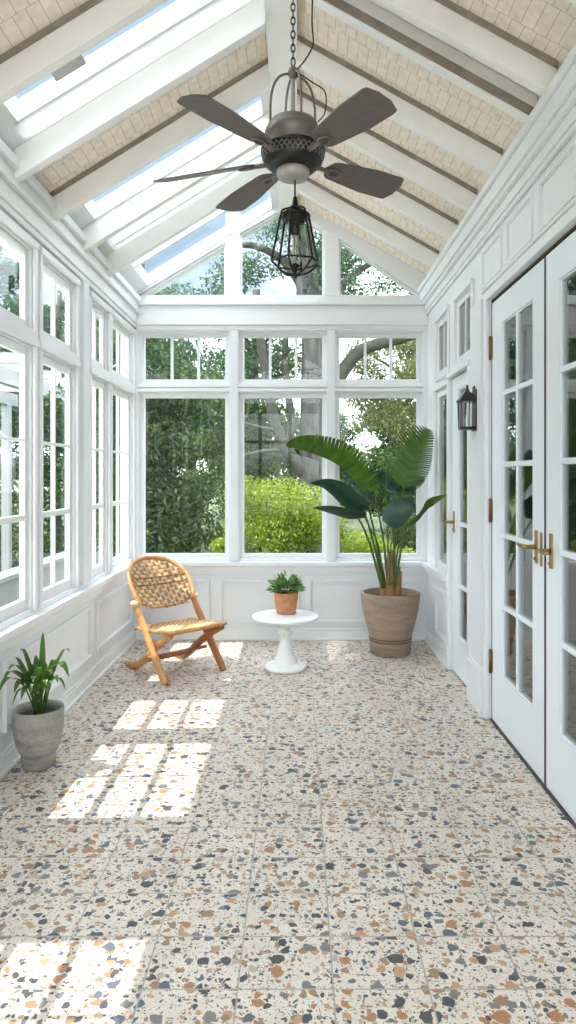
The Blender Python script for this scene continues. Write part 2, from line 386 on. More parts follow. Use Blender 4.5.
WN = [0]
def window(pl, u0, u1, z0, z1, label, cols=1, rows=(), sash=.04, bottom=None, cas=.045, casw=.018, t=.10, stile=None, top=None, glass='glass', group=None, castop=None, casbot=True, bar=.02, wo=0):
    """u0..u1, z0..z1 is the opening in the wall"""
    WN[0] += 1
    c = pl.pt((u0 + u1) / 2, 0, z0)
    e = empty('window_%d' % WN[0], c, label, 'window', group, 'structure')
    fr = MB()                                                     # jambs lining the opening, and stop bead
    pl.ring(fr, u0, u1, z0, z1, .012, -t, 0)
    if wo == 0: pl.ring(fr, u0 + .012, u1 - .012, z0 + .012, z1 - .012, .012, -.030, -.018)
    fr.build('frame', M['trim'], e, bevel=.003)
    if cas:
        cm = MB(); ct = cas if castop is None else castop
        for a, b in ((u0 - cas, u0), (u1, u1 + cas)): pl.box(cm, a, b, 0, casw, z0 - (cas if casbot else 0), z1)
        pl.box(cm, u0 - cas, u1 + cas, 0, casw + .006, z1, z1 + ct)
        if casbot: pl.box(cm, u0, u1, 0, casw, z0 - cas, z0)
        cm.build('casing', M['trim'], e, bevel=.004)
    a, b, p, q = u0 + .012, u1 - .012, z0 + .012, z1 - .012
    sm = MB(); bt = sash if bottom is None else bottom; tt = sash if top is None else top
    pl.ring(sm, a, b, p, q, sash, -.062 + wo, -.030 + wo, bt, tt)
    so = sm.build('sash', M['trim'], e, bevel=.004)
    ga, gb, gp, gq = a + sash, b - sash, p + bt, q - tt
    if cols > 1 or rows:
        mm = MB()
        for k in range(1, cols):
            u = ga + (gb - ga) * k / cols
            pl.box(mm, u - bar / 2, u + bar / 2, -.060 + wo, -.034 + wo, gp - .003, gq + .003)
        for r in rows:
            zr, th = r if isinstance(r, tuple) else (r, bar)
            pl.box(mm, ga - .003, gb + .003, -.061 + wo, -.033 + wo, zr - th / 2, zr + th / 2)
        mm.build('muntins', M['trim'], so, bevel=.003)
    gm = MB(); pl.box(gm, ga - .004, gb + .004, -.050 + wo, -.045 + wo, gp - .004, gq + .004)
    gm.build('glass', M[glass], so)
    return e

# ------------------------------------------------------------------ floor
fm = MB(); fm.box(XL - .12, XR + .12, YF - .12, YB + .10, -.12, 0)
struct('floor', fm, M['floor'], 'cream terrazzo tile floor with slate and rust stone chips', 'floor')

# ------------------------------------------------------------------ back wall and its windows
backglass = [(-1.351, -.647), (-.475, .211), (.369, 1.047)]
S = .052                                                             # glass edge to opening
lowz = (.755 - .055, 2.127 + S); tranz = (2.294 - .045, 2.664 + .045)
holes = []
for a, b in backglass:
    holes += [(a - S, b + S, *lowz), (a - S, b + S, *tranz)]
wb = MB(); BK.wall(wb, XL - .12, XR + .12, -.1, 2.96, holes, .11)
for a, b in ((209.5 - 60, 209.5), (219.5, 299), (308.5, 419)):
    BK.panel(wb, (a - CX) / 113.7, (b - CX) / 113.7, .15, .53)
# flat pilasters on the posts between the window bays
for x in (-.561, .290): BK.box(wb, x - .036, x + .036, 0, .03, .70, 2.74)
BK.box(wb, XL, XL + .04, 0, .03, .70, 2.74); BK.box(wb, XR - .04, XR, 0, .03, .70, 2.74)
struct('wall_back', wb, M['paint'], 'white panelled back wall below and between the garden windows', 'wall')
names = ['left', 'middle', 'right']
for k, (a, b) in enumerate(backglass):
    window(BK, a - S, b + S, *lowz, label='tall single-pane garden window, %s of the three in the back wall' % names[k], cas=.03, sash=S - .014, bottom=.045, t=.11, casbot=False)
for k, (a, b) in enumerate(backglass):
    window(BK, a - S, b + S, *tranz, label='three-pane transom above the %s garden window of the back wall' % names[k], cas=.03, cols=3, sash=S - .014, bottom=.034, top=.034, t=.11, bar=.022)
# gable: rail, mullions, raking boards, three glazed lights
gb = MB()
gb.box(XL - .05, XR + .05, YB - .02, YB + .09, 2.955, 3.02)
for a, b in ((-.633, -.51), (.229, .36)):
    gb.box(a, b, YB - .02, YB + .09, 3.02, 3.75 if a < 0 else 3.72)
Lb = [(-1.42, 3.02), (-.633, 3.49), (-.51, 3.567), (-.10, 3.80)]; Rb = [(1.10, 3.02), (.36, 3.525), (.229, 3.60), (-.10, 3.80)]
gb.prism([(XL - .02, 3.0)] + Lb + [(-.10, roofL(-.1) + .05), (XL - .02, roofL(XL) + .05)], YB - .03, YB + .10)
gb.prism([(XR + .02, 3.0)] + Rb + [(-.10, roofR(-.1) + .03), (XR + .02, roofR(XR) + .05)], YB - .031, YB + .10)
struct('wall_gable', gb, M['trim'], 'white gable framing above the back wall beam', 'wall', bevel=.004)
def gable_light(poly, label):
    WN[0] += 1
    cx = sum(p[0] for p in poly) / len(poly); cz = min(p[1] for p in poly)
    e = empty('window_%d' % WN[0], (cx, YB, cz), label, 'window', None, 'structure')
    cen = Vector((cx, sum(p[1] for p in poly) / len(poly)))
    fr = MB(); n = len(poly)
    ins = []
    for i in range(n):                                           # mitred inner outline
        p0, p1, p2 = Vector(poly[i - 1]), Vector(poly[i]), Vector(poly[(i + 1) % n])
        def nrm(a, b):
            d = (b - a).normalized(); q = Vector((-d.y, d.x))
            return q if q.dot(cen - a) > 0 else -q
        n1, n2 = nrm(p0, p1), nrm(p1, p2)
        bis = (n1 + n2).normalized()
        ins.append(p1 + bis * (.016 / max(.3, bis.dot(n1))))
    for i in range(n):
        j = (i + 1) % n
        fr.prism([tuple(poly[i]), tuple(poly[j]), tuple(ins[j]), tuple(ins[i])], YB + .01, YB + .06)
    fr.build('frame', M['trim'], e)
    g = MB(); g.prism([tuple(p) for p in poly], YB + .034, YB + .039); g.build('glass', M['glass'], e)
gable_light([(-1.41, 3.02), (-.633, 3.02), (-.633, 3.49)], 'left triangular gable window under the glazed roof slope')
gable_light([(-.51, 3.02), (.229, 3.02), (.229, 3.60), (-.10, 3.80), (-.51, 3.567)], 'peaked centre gable window behind the hanging lantern')
gable_light([(.36, 3.02), (1.09, 3.02), (.36, 3.525)], 'right triangular gable window under the boarded roof slope')
# beam across the back wall
bb = MB()
for z0, z1, d in ((2.72, 2.76, .035), (2.76, 2.80, .055), (2.80, 2.93, .045), (2.93, 2.96, .075), (2.96, 2.975, .06)): BK.box(bb, XL, XR, 0, d, z0, z1)
struct('trim_1', bb, M['trim'], 'white moulded beam across the back wall below the gable windows', 'beam', bevel=.004)
# window stool + apron along the back wall
sb = MB(); BK.box(sb, XL, XR, 0, .06, .655, .692); BK.box(sb, XL, XR, 0, .028, .60, .655); BK.box(sb, XL, XR, 0, .016, .575, .60)
struct('trim_2', sb, M['trim'], 'white window sill along the back wall', 'sill', bevel=.005)

# ------------------------------------------------------------------ left wall
LT = .052
lw = [(.62, 1.33), (1.44, 2.13), (2.80, 3.69), (3.806, 4.40), (4.71, 5.145), (5.235, 5.905)]
LZ = (.715, 2.15); LZ2 = (2.23, 2.68)
holes = []
for a, b in lw: holes += [(a, b, *LZ), (a, b, *LZ2)]
wl = MB(); LF.wall(wl, YF - .12, YB + .11, -.1, 2.98, holes, LT)
for a, b in ((-.9, .5), (.6, 1.9), (2.0, 3.22), (3.32, 4.71), (4.85, 5.87)): LF.panel(wl, a, b, .19, .545)
for u in (4.555, 2.46, .5): LF.box(wl, u - .06, u + .06, 0, .028, .72, 2.76)
LF.box(wl, YB - .035, YB, 0, .028, .72, 2.76)
struct('wall_left', wl, M['paint'], 'white panelled left wall with two rows of windows', 'wall')
lab = ['sixth from the garden wall, beside the camera', 'fifth from the garden wall', 'above the grey pot plant, fourth from the garden wall', 'third from the garden wall', 'second from the garden wall', 'nearest the back corner behind the rattan chair']
for (a, b), l in zip(lw, lab):
    window(LF, a, b, *LZ, label='white six-pane sash window of the left wall, ' + l, cols=2, rows=((1.22, .034), 1.635), bar=.017, sash=.040, bottom=.060, top=.045, t=LT, wo=.012, cas=.04, casbot=False)
for (a, b), l in zip(lw, lab):
    window(LF, a, b, *LZ2, label='two-pane upper window of the left wall, ' + l.replace('above the grey pot plant, ', ''), cols=2, sash=.038, t=LT, wo=.012, cas=.04)
sl = MB(); LF.box(sl, YF, YB - .062, 0, .05, .655, .695); LF.box(sl, YF, YB - .03, 0, .03, .60, .655)
struct('trim_3', sl, M['trim'], 'white window sill along the left wall', 'sill', bevel=.005)
cl = MB()
for z0, z1, d in ((2.735, 2.77, .03), (2.77, 2.86, .04), (2.86, 2.885, .065), (2.885, 2.95, .05), (2.95, 3.0, .075)): LF.box(cl, YF, YB, 0, d, z0, z1)
struct('trim_4', cl, M['trim'], 'white stepped cornice along the top of the left wall', 'cornice', bevel=.005)

# ------------------------------------------------------------------ right wall
RTK = .12
rh = [(5.11, 5.55, .70, 2.13), (5.11, 5.55, 2.235, 2.69), (4.41, 4.87, 2.235, 2.69), (4.485, 5.055, -.02, 2.17), (2.28, 4.03, -.02, 2.485)]
wr = MB(); RT.wall(wr, YF - .12, YB + .11, -.1, 3.2, rh, RTK)
for a, b in ((3.78, 4.17), (3.28, 3.68), (2.76, 3.18), (2.26, 2.66), (1.2, 2.1)): RT.panel(wr, a, b, 2.585, 2.815, .016, .012)
RT.panel(wr, 5.13, 5.56, .17, .53)
for a, b in ((.2, 1.9), (-1.1, .1)): RT.panel(wr, a, b, .19, .545); RT.panel(wr, a, b, .75, 2.4)
# pilaster with plinth between narrow door and double door
RT.box(wr, 4.14, 4.40, 0, .022, .0, 2.52); RT.box(wr, 4.09, 4.42, 0, .04, .0, .26); RT.box(wr, 4.10, 4.41, 0, .032, .26, .285)
struct('wall_right', wr, M['paint'], 'white panelled right wall around the glazed doors', 'wall')
window(RT, 5.11, 5.55, .70, 2.13, label='narrow fixed window of the right wall beside the big potted plant', glass='doorglass', wo=.026, cas=.03, t=RTK, sash=.045, bottom=.05)
window(RT, 5.11, 5.55, 2.235, 2.69, label='small two-pane transom of the right wall nearest the back corner', cols=2, glass='doorglass', wo=.026, cas=.03, t=RTK, sash=.038)
window(RT, 4.41, 4.87, 2.235, 2.69, label='small two-pane transom above the narrow glazed door', cols=2, glass='doorglass', wo=.026, cas=.03, t=RTK, sash=.038)
sr = MB(); RT.box(sr, 5.09, YB - .062, 0, .055, .655, .695); RT.box(sr, 5.09, YB - .03, 0, .028, .60, .655)
struct('trim_5', sr, M['trim'], 'short white window sill on the right wall behind the big potted plant', 'sill', bevel=.005)
cr = MB()
for z0, z1, d in ((2.85, 2.875, .02), (2.875, 2.93, .03), (2.93, 2.96, .055), (2.96, 3.04, .07), (3.04, 3.08, .09)): RT.box(cr, YF, YB, 0, d, z0, z1)
struct('trim_6', cr, M['trim'], 'white stepped cornice along the top of the right wall', 'cornice', bevel=.005)
dc = MB()
RT.ring(dc, 2.28 - .055, 4.03 + .055, 0, 2.485 + .055, .055, 0, .024, tb=0)
RT.box(dc, 2.20, 4.11, 0, .034, 2.54, 2.56)
struct('trim_7', dc, M['trim'], 'white casing around the glazed double doors', 'casing', bevel=.004)
dk = MB(); RT.ring(dk, 2.28, 4.03, 0, 2.485, .012, -.09, -.012, tb=0)
struct('trim_8', dk, M['dark'], 'dark weather strip inside the double door frame', 'trim')
dn = MB(); RT.ring(dn, 4.485 - .0, 5.055 + .05, 0, 2.17 + .045, .05, 0, .022, tb=0)
dn = MB(); RT.box(dn, 5.055, 5.10, 0, .022, 0, 2.17); RT.box(dn, 4.42, 5.10, 0, .028, 2.17, 2.20); RT.box(dn, 4.42, 4.485, 0, .022, 0, 2.17)
struct('trim_9', dn, M['trim'], 'white casing around the narrow glazed door', 'casing', bevel=.004)

# baseboards
for side, pl, runs in (('back', BK, [(XL, XR)]), ('left', LF, [(YF, YB)]), ('right', RT, [(5.10, YB - .02), (YF, 2.22)])):
    m = MB()
    for a, b in runs:
        pl.box(m, a, b, 0, .02, 0, .085); pl.box(m, a, b, 0, .014, .085, .105); pl.box(m, a, b, 0, .032, 0, .02)
    struct('baseboard_' + side, m, M['trim'], 'white moulded baseboard along the %s wall' % side, 'baseboard', bevel=.004)
wf = MB(); wf.box(XL - .1, XR + .1, YF - .10, YF, -.1, .62); wf.box(XL - .1, XL + .1, YF - .10, YF, .62, 3.0); wf.box(XR - .1, XR + .1, YF - .10, YF, .62, 3.1)
wf.box(XL, XR, YF - .10, YF, 2.72, 2.86)
struct('wall_front', wf, M['paint'], 'unseen white end wall of the sunroom, left open for the added glazing', 'wall', bevel=.004)
WN[0] += 1  # unseen glazing added behind the camera to light the room from the front
e = empty('window_%d' % WN[0], (-.15, YF - .05, .62), 'unseen glazed end of the sunroom, added to flood it with daylight', 'window', None, 'structure')
m = MB(); x0, x1 = XL + .1, XR - .1
for k in range(5):
    x = x0 + (x1 - x0) * k / 4; m.box(x - .03, x + .03, YF - .08, YF - .02, .62, 2.72)
for z in (.65, 2.1, 2.69): m.box(x0, x1, YF - .079, YF - .021, z - .03, z + .03)
m.build('frame', M['trim'], e, bevel=.004)
m = MB(); m.box(x0, x1, YF - .055, YF - .05, .64, 2.70); m.prism([(XL, 2.86), (XR, 2.86), (XR, roofR(XR) - .02), (XRIDGE, ZRIDGE - .02), (XL, roofL(XL) - .02)], YF - .055, YF - .05); m.build('glass', M['glass'], e)

# ------------------------------------------------------------------ glazed doors
def handle(parent, u, z, dirn, name='handle'):
    """brass plate with a lever; dirn = +1 lever points toward larger u"""
    h = MB(); RT.box(h, u - .017, u + .017, -.013, -.005, z - .08, z + .08)
    ho = h.build(name, M['brass'], parent, bevel=.004)
    l = MB()
    l.tube([RT.pt(u, -.006, z), RT.pt(u, .030, z), RT.pt(u, .046, z)], [.013, .010, .010], 12)
    l.tube([RT.pt(u - dirn * .012, .044, z), RT.pt(u + dirn * .03, .046, z + .003), RT.pt(u + dirn * .08, .046, z - .004), RT.pt(u + dirn * .115, .044, z + .004)], [.008, .0085, .0075, .006], 10)
    l.build('lever', M['brass'], ho)
    k = MB(); k.tube([RT.pt(u, -.006, z - .055), RT.pt(u, .004, z - .055)], .007, 10)
    k.build('keyhole_cover', M['brass'], ho)
def door(n, u0, u1, z1, g0, g1, gz0, gz1, cols, rows, label, hinge_u=None, hinge_z=(), hu=None, hd=1, z0=.012, extra=None):
    e = empty('door_%d' % n, RT.pt((u0 + u1) / 2, 0, 0), label, 'door', None, 'structure')
    m = MB(); w0, w1 = -.052, -.012
    RT.box(m, u0, g0, w0, w1, z0, z1); RT.box(m, g1, u1, w0, w1, z0, z1)
    RT.box(m, g0, g1, w0, w1, z0, gz0); RT.box(m, g0, g1, w0, w1, gz1, z1)
    lf = m.build('leaf', M['door'], e)
    b = MB(); RT.ring(b, g0, g1, gz0, gz1, .010, -.046, -.018); b.build('glazing_bead', M['door'], lf, bevel=.003)
    mm = MB()
    for k in range(1, cols):
        u = g0 + (g1 - g0) * k / cols; RT.box(mm, u - .014, u + .014, -.046, -.014, gz0, gz1)
    for r in rows: RT.box(mm, g0, g1, -.047, -.0135, r - .014, r + .014)
    mm.build('muntins', M['door'], lf, bevel=.004)
    g = MB(); RT.box(g, g0, g1, -.034, -.029, gz0, gz1); g.build('glass', M['doorglass'], lf)
    for z in hinge_z:
        h = MB(); h.tube([RT.pt(hinge_u, -.002, z - .07), RT.pt(hinge_u, -.002, z + .07)], .009, 10)
        RT.box(h, hinge_u - .018, hinge_u + .012, -.013, -.006, z - .062, z + .062)
        h.build('hinge', M['hinge'], e)
    if hu is not None: handle(e, hu, 1.105, hd)
    if extra is not None:
        x = MB(); RT.box(x, extra - .012, extra + .012, -.013, -.006, 1.02, 1.18); x.build('strike_plate', M['brass'], e, bevel=.003)
    return e
rows5 = [.31 + .4 * k for k in range(1, 5)]
door(1, 3.165, 4.016, 2.462, 3.325, 3.825, .31, 2.31, 2, rows5, 'white glazed double door leaf nearest the wall lantern with bronze hinges', 4.022, (2.20, 1.24, .35), 3.265, 1, extra=3.20)
door(2, 2.294, 3.145, 2.462, 2.485, 2.985, .31, 2.31, 2, rows5, 'white glazed double door leaf cut by the edge of the photo', 2.29, (2.20, 1.24, .35), 3.075, -1)
door(3, 4.495, 5.045, 2.158, 4.585, 4.86, .29, 2.06, 1, (1.10, .66), 'narrow white glazed door between the wall lantern and the big potted plant', 4.492, (1.9, .35), 4.99, 1)
ast = MB(); RT.box(ast, 3.1425, 3.1655, -.055, -.0105, .012, 2.462)
struct('trim_10', ast, M['dark'], 'dark seal strip between the two leaves of the double door', 'trim')
th = MB(); RT.box(th, 2.28, 4.03, -.11, -.0, 0.0, .010)
struct('trim_11', th, M['dark'], 'dark threshold under the double doors', 'threshold')
# the house room behind the doors
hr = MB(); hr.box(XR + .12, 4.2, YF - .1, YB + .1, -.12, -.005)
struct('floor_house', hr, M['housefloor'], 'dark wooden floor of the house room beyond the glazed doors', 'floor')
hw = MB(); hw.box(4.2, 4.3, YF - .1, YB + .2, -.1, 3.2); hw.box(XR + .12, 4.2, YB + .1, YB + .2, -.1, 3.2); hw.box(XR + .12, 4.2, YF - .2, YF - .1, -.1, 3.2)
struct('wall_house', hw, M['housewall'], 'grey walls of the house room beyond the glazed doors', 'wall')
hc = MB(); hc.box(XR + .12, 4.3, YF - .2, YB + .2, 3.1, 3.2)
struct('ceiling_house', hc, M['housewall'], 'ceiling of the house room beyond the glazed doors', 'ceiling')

# ------------------------------------------------------------------ roof
def slopeL(mb, y0, y1, x0=XL - .33, x1=XRIDGE, t=.07):
    mb.prism([(x0, roofL(x0)), (x1, roofL(x1)), (x1, roofL(x1) + t), (x0, roofL(x0) + t)], y0, y1)
def slopeR(mb, y0, y1, x0=XRIDGE, x1=XR + .3, t=.07):
    mb.prism([(x0, roofR(x0)), (x1, roofR(x1)), (x1, roofR(x1) + t), (x0, roofR(x0) + t)], y0, y1)
RW = .055
LR = [.62, 1.16, 1.70, 2.25, 2.79, 3.34, 3.86, 4.41, 4.96]                # near faces of the left rafters
ceil = MB()
slopeR(ceil, YF - .1, YB + .25)
for a, b in ((YF - .1, 2.79 + RW), (3.34, 3.86 + RW)): slopeL(ceil, a, b)
struct('ceiling', ceil, M['boards'], 'cream painted board ceiling of the pitched sunroom roof', 'ceiling')
cw = MB()
slopeL(cw, 3.20, 3.34, XL - .33, XL + .10); slopeL(cw, 3.20, 3.34, -.20, XRIDGE)
for a, b in ((2.79 + RW, 3.20), (3.86 + RW, 4.41), (4.41, 4.96 + RW), (4.96 + RW, YB + .25)):
    slopeL(cw, a, b, XL - .33, XL + .10); slopeL(cw, a, b, -.20, XRIDGE)
slopeL(cw, YB - .02, YB + .25)
struct('ceiling_white', cw, M['trim'], 'white painted boards around the skylights of the left roof slope', 'ceiling')
op = MB(); slopeL(op, 3.20, 3.34, XL + .10, -.20, .004); slopeL(op, 4.41, 4.96 + RW, XL + .10, -.20, .004)  # white roof boards given a translucent material so daylight brightens them
op.build('panel', M['translucent_board'], tag(bpy.data.objects.new('ceiling_translucent_boards', None), 'white boards of the left roof slope, made translucent to look brighter', 'roof boards', None, 'structure'))
COL.objects.link(bpy.data.objects['ceiling_translucent_boards'])
fb = MB()
for y in (4.56, 4.72, 4.88): fb.prism([(XL + .10, roofL(XL + .10) - .012), (-.20, roofL(-.20) - .012), (-.20, roofL(-.20)), (XL + .10, roofL(XL + .10))], y - .008, y + .008)
fb.build('glazing_bar', M['trim'], bpy.data.objects['ceiling_translucent_boards'])
SK = [(2.79 + RW, 3.20, (), 'skylight in the left roof slope with the small grey box, nearest the camera'),
      (3.86 + RW, 4.41, (4.13,), 'skylight halfway along the left roof slope, split by a white bar'),
      (4.96 + RW, YB - .02, (5.46,), 'skylight in the left roof slope nearest the gable windows')]
for a, b, bars, label in SK:
    WN[0] += 1
    e = empty('window_%d' % WN[0], (XL + .1, (a + b) / 2, roofL(XL + .1)), label, 'skylight', None, 'structure')
    x0, x1 = XL + .10, -.20
    f = MB()
    for y0, y1 in [(a, a + .022), (b - .022, b)]:
        f.prism([(x0, roofL(x0) - .0), (x1, roofL(x1) - .0), (x1, roofL(x1) + .10), (x0, roofL(x0) + .10)], y0, y1)
    for xa, xb in ((x0, x0 + .03), (x1 - .03, x1)):
        f.prism([(xa, roofL(xa)), (xb, roofL(xb)), (xb, roofL(xb) + .10), (xa, roofL(xa) + .10)], a, b)
    fo = f.build('frame', M['trim'], e)
    for y in bars:
        g = MB(); g.prism([(x0, roofL(x0) + .01), (x1, roofL(x1) + .01), (x1, roofL(x1) + .07), (x0, roofL(x0) + .07)], y - .018, y + .018)
        g.build('glazing_bar', M['trim'], e)
    g = MB(); g.prism([(x0, roofL(x0) + .055), (x1, roofL(x1) + .055), (x1, roofL(x1) + .061), (x0, roofL(x0) + .061)], a + .01, b - .01)
    g.build('glass', M['glass'], e)
# ridge beam
rb = MB(); rb.box(-.165, -.005, YF, YB - .03, 3.735, ZRIDGE + .02)
struct('trim_12', rb, M['rafter'], 'white ridge beam along the peak of the roof', 'beam', bevel=.005)
DL = .150; DR = .140
def rafter(side, y, i, label, depth=None, low=False):
    m = MB()
    if side == 'L':
        x0, x1 = XL + .02, -.16; r = roofL; d = depth or DL
    else:
        x0, x1 = XR - .03, -.01; r = roofR; d = depth or DR
    m.prism([(x0, r(x0) - d), (x1, r(x1) - d), (x1, r(x1)), (x0, r(x0))], y, y + RW)
    o = m.build('rafter', M['rafter'], None, loc=(x0, y, r(x0) - d), bevel=.004)
    tag(o, label, 'rafter', 'rafters of the left roof slope' if side == 'L' else 'rafters of the right roof slope', 'structure')
    if side == 'L' and y in (3.34, 4.41, 4.96): return o
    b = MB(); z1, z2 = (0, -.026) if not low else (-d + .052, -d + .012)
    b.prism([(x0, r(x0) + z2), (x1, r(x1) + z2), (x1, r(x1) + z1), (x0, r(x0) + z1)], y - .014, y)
    b.build('shadow_strip', M['taupe'], o)  # dark strip standing in for the shadow gap along the rafter
    return o
RR = [.35, .88, 1.36, 1.86, 2.38, 2.90, 3.14, 3.68, 4.20, 4.71, 5.34]
ordw = ['first', 'second', 'third', 'fourth', 'fifth', 'sixth', 'seventh', 'eighth', 'ninth', 'tenth', 'eleventh']
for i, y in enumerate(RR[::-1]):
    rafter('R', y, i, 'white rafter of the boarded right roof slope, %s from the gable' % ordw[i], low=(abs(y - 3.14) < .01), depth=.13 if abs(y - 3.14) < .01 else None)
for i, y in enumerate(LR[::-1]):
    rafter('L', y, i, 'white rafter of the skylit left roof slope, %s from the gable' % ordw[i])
# small grey box on the rafter beside the skylight
gx = MB(); ang = math.atan(.62)
Mx = Matrix.Translation(Vector((-.985, 2.79 + RW + .042, roofL(-.985) - .105))) @ Matrix.Rotation(-ang, 4, 'Y')
gx.obox(Mx, .15, .084, .05)
o = tag(gx.build('sensor_box', M['grey_plastic'], None, loc=(-.985, 2.887, roofL(-.985) - .13), bevel=.006), 'small grey box fixed to a rafter beside the near skylight', 'box')
gx2 = MB(); Mx2 = Matrix.Translation(Vector((-.985, 2.79 + RW + .042, roofL(-.985) - .132))) @ Matrix.Rotation(-ang, 4, 'Y'); gx2.obox(Mx2, .13, .07, .006)
gx2.build('cover', M['grey_plastic'], o, bevel=.002)

# ------------------------------------------------------------------ ceiling fan
FX, FY = -.022, 3.0
fan = empty('ceiling_fan', (FX, FY, 2.76), 'dark bronze five-blade ceiling fan hanging from the ridge beam', 'fan')
h = MB(); h.lathe([(.001, 3.012), (.06, 3.012), (.10, 3.004), (.111, 2.990), (.113, 2.975), (.121, 2.968), (.124, 2.955), (.122, 2.935), (.116, 2.928), (.118, 2.905), (.114, 2.89)], (FX, FY, 0), 48)
h.build('motor_housing', M['bronze'], fan)
v = MB(); v.lathe([(.112, 2.893), (.135, 2.888), (.143, 2.878), (.143, 2.872), (.128, 2.868)], (FX, FY, 0), 48)
v.lathe([(.128, 2.87), (.128, 2.825), (.10, 2.80), (.07, 2.795)], (FX, FY, 0), 48)
vo = v.build('vent_band', M['iron'], fan)
rg = MB()
for k in range(36):
    for sg in (-1, 1):
        a0 = 2 * PI * k / 36; path = []
        for t in range(6):
            a = a0 + sg * t * .07; z = 2.868 - .011 * t; r = .139 - .0022 * t * t * .55
            path.append((FX + r * math.cos(a), FY + r * math.sin(a), z))
        rg.tube(path, .0028, 5)
rg.build('lattice', M['bronze'], vo)
c = MB(); c.lathe([(.062, 2.80), (.072, 2.793), (.072, 2.775), (.066, 2.76), (.045, 2.752), (.001, 2.75)], (FX, FY, 0), 40)
c.build('switch_cup', M['fanlight'], fan)
def blade(ang, length, pitch, wid=.165):
    ca, sa = math.cos(ang), math.sin(ang)
    d = Vector((ca, sa, 0)); s = Vector((-sa, ca, 0)); zb = 2.845
    tilt = lambda y: Vector((0, 0, 1)) * (y * math.sin(pitch)) + s * (y * math.cos(pitch))
    n = 22; vs = []; fs = []; th = .006
    r0, r1 = .175, length
    prof = []
    for i in range(n + 1):
        t = i / n; r = r0 + (r1 - r0) * t
        w = wid * (.62 + .38 * min(1, t * 1.7)) / 2
        if t < .12: w *= math.sqrt(max(0, 1 - ((.12 - t) / .12) ** 2)) * .9 + .1
        if t > .93: w *= math.sqrt(max(.15, 1 - ((t - .93) / .075) ** 2))
        prof.append((r, w))
    for side in (1, -1):
        for r, w in prof:
            for y in (-w, -w * .5, 0, w * .5, w):
                vs.append(Vector((FX, FY, zb)) + d * r + tilt(y) + Vector((0, 0, side * th / 2)))
    m5 = 5; off = (n + 1) * m5
    for i in range(n):
        for q in range(4):
            a, b2 = i * m5 + q, (i + 1) * m5 + q
            fs.append((a, b2, b2 + 1, a + 1)); fs.append((off + a, off + a + 1, off + b2 + 1, off + b2))
        for q in (0, 4):
            a, b2 = i * m5 + q, (i + 1) * m5 + q
            fs.append((a, off + a, off + b2, b2) if q == 0 else (a, b2, off + b2, off + a))
    for q in range(4):
        fs.append((q, q + 1, off + q + 1, off + q)); e0 = n * m5 + q
        fs.append((e0, off + e0, off + e0 + 1, e0 + 1))
    bl = MB(); bl.add(vs, fs); bo = bl.build('blade', M['blade'], fan)
    ir = MB()                                                    # curved bracket: arm and open loop under the blade
    C0 = Vector((FX, FY, zb - .008))
    ir.tube([C0 + d * .10 + Vector((0, 0, .0)), C0 + d * .15 + tilt(0), C0 + d * .20], [.012, .011, .009], 8)
    loop = []
    for q in range(20):
        a = 2 * PI * q / 20; loop.append(C0 + d * (.225 + .035 * math.cos(a)) + tilt(.022 * math.sin(a)) + Vector((0, 0, -.004)))
    ir.tube(loop, .005, 6, closed=True)
    ir.build('blade_bracket', M['bronze'], bo)
for ang, ln, pt in ((-55, .60, -13), (33, .60, -14), (121, .68, -6), (160, .69, -21), (232, .63, -11)):
    blade(math.radians(ang), ln, math.radians(pt))
# four bowed hanger rods up to the hub
HZ = 3.225
for k, a in enumerate((20, 110, 200, 290)):
    a = math.radians(a); ca, sa = math.cos(a), math.sin(a); m = MB()
    path = []
    for t in range(13):
        u = t / 12
        r = .012 + .093 * (1 - (1 - min(1, u * 1.25)) ** 2.2); z = HZ - .01 + .012 * math.sin(u * PI) - (HZ - 2.955) * u ** 1.6
        path.append((FX + r * ca, FY + r * sa, z))
    m.tube(path, .0055, 8); m.sphere((path[-1][0], path[-1][1], path[-1][2] + .004), .011, .011, .009)
    m.build('hanger_rod', M['bronze'], fan)
hb = MB(); hb.lathe([(.001, HZ - .03), (.016, HZ - .025), (.024, HZ), (.016, HZ + .02), (.008, HZ + .03), (.001, HZ + .032)], (FX, FY, 0), 20)
hb.build('hub_finial', M['bronze'], fan)
rod = MB(); rod.tube([(FX, FY, 2.99), (FX, FY, HZ)], .010, 10); rod.build('down_rod', M['fanlight'], fan)
ch = MB(); z = HZ + .03; k = 0
while z < 3.72:
    a = (k % 2) * PI / 2; lp = []
    for q in range(14):
        t = 2 * PI * q / 14; lp.append((FX + .009 * math.cos(t) * math.cos(a), FY + .009 * math.cos(t) * math.sin(a), z + .018 + .019 * math.sin(t)))
    ch.tube(lp, .003, 6, closed=True); z += .030; k += 1
ch.build('chain', M['iron'], fan)
cn = MB(); cn.lathe([(.001, 3.735), (.05, 3.735), (.055, 3.72), (.035, 3.70), (.012, 3.69), (.001, 3.69)], (FX, FY, 0), 24); cn.build('canopy', M['bronze'], fan)
wire = MB()
wp = [P(302, 34, 3.1), P(311, 38, 3.07), P(313, 48, 3.04), P(306, 58, 3.02), P(300, 65, 3.0)]
def smooth(pts, n=6):
    out = []
    pts = [Vector(p) for p in pts]
    for i in range(len(pts) - 1):
        p0, p1, p2, p3 = pts[max(i - 1, 0)], pts[i], pts[i + 1], pts[min(i + 2, len(pts) - 1)]
        for k in range(n):
            t = k / n
            out.append(.5 * ((2 * p1) + (p2 - p0) * t + (2 * p0 - 5 * p1 + 4 * p2 - p3) * t * t + (3 * p1 - p0 - 3 * p2 + p3) * t ** 3))
    out.append(pts[-1]); return out
top = Vector((FX + .09, FY + .02, 3.74))
wire.tube(smooth([top, P(312, 20, 3.02), P(313, 44, 3.02), P(305, 60, 3.0), Vector((FX + .01, FY - .01, HZ))]), .0035, 6)
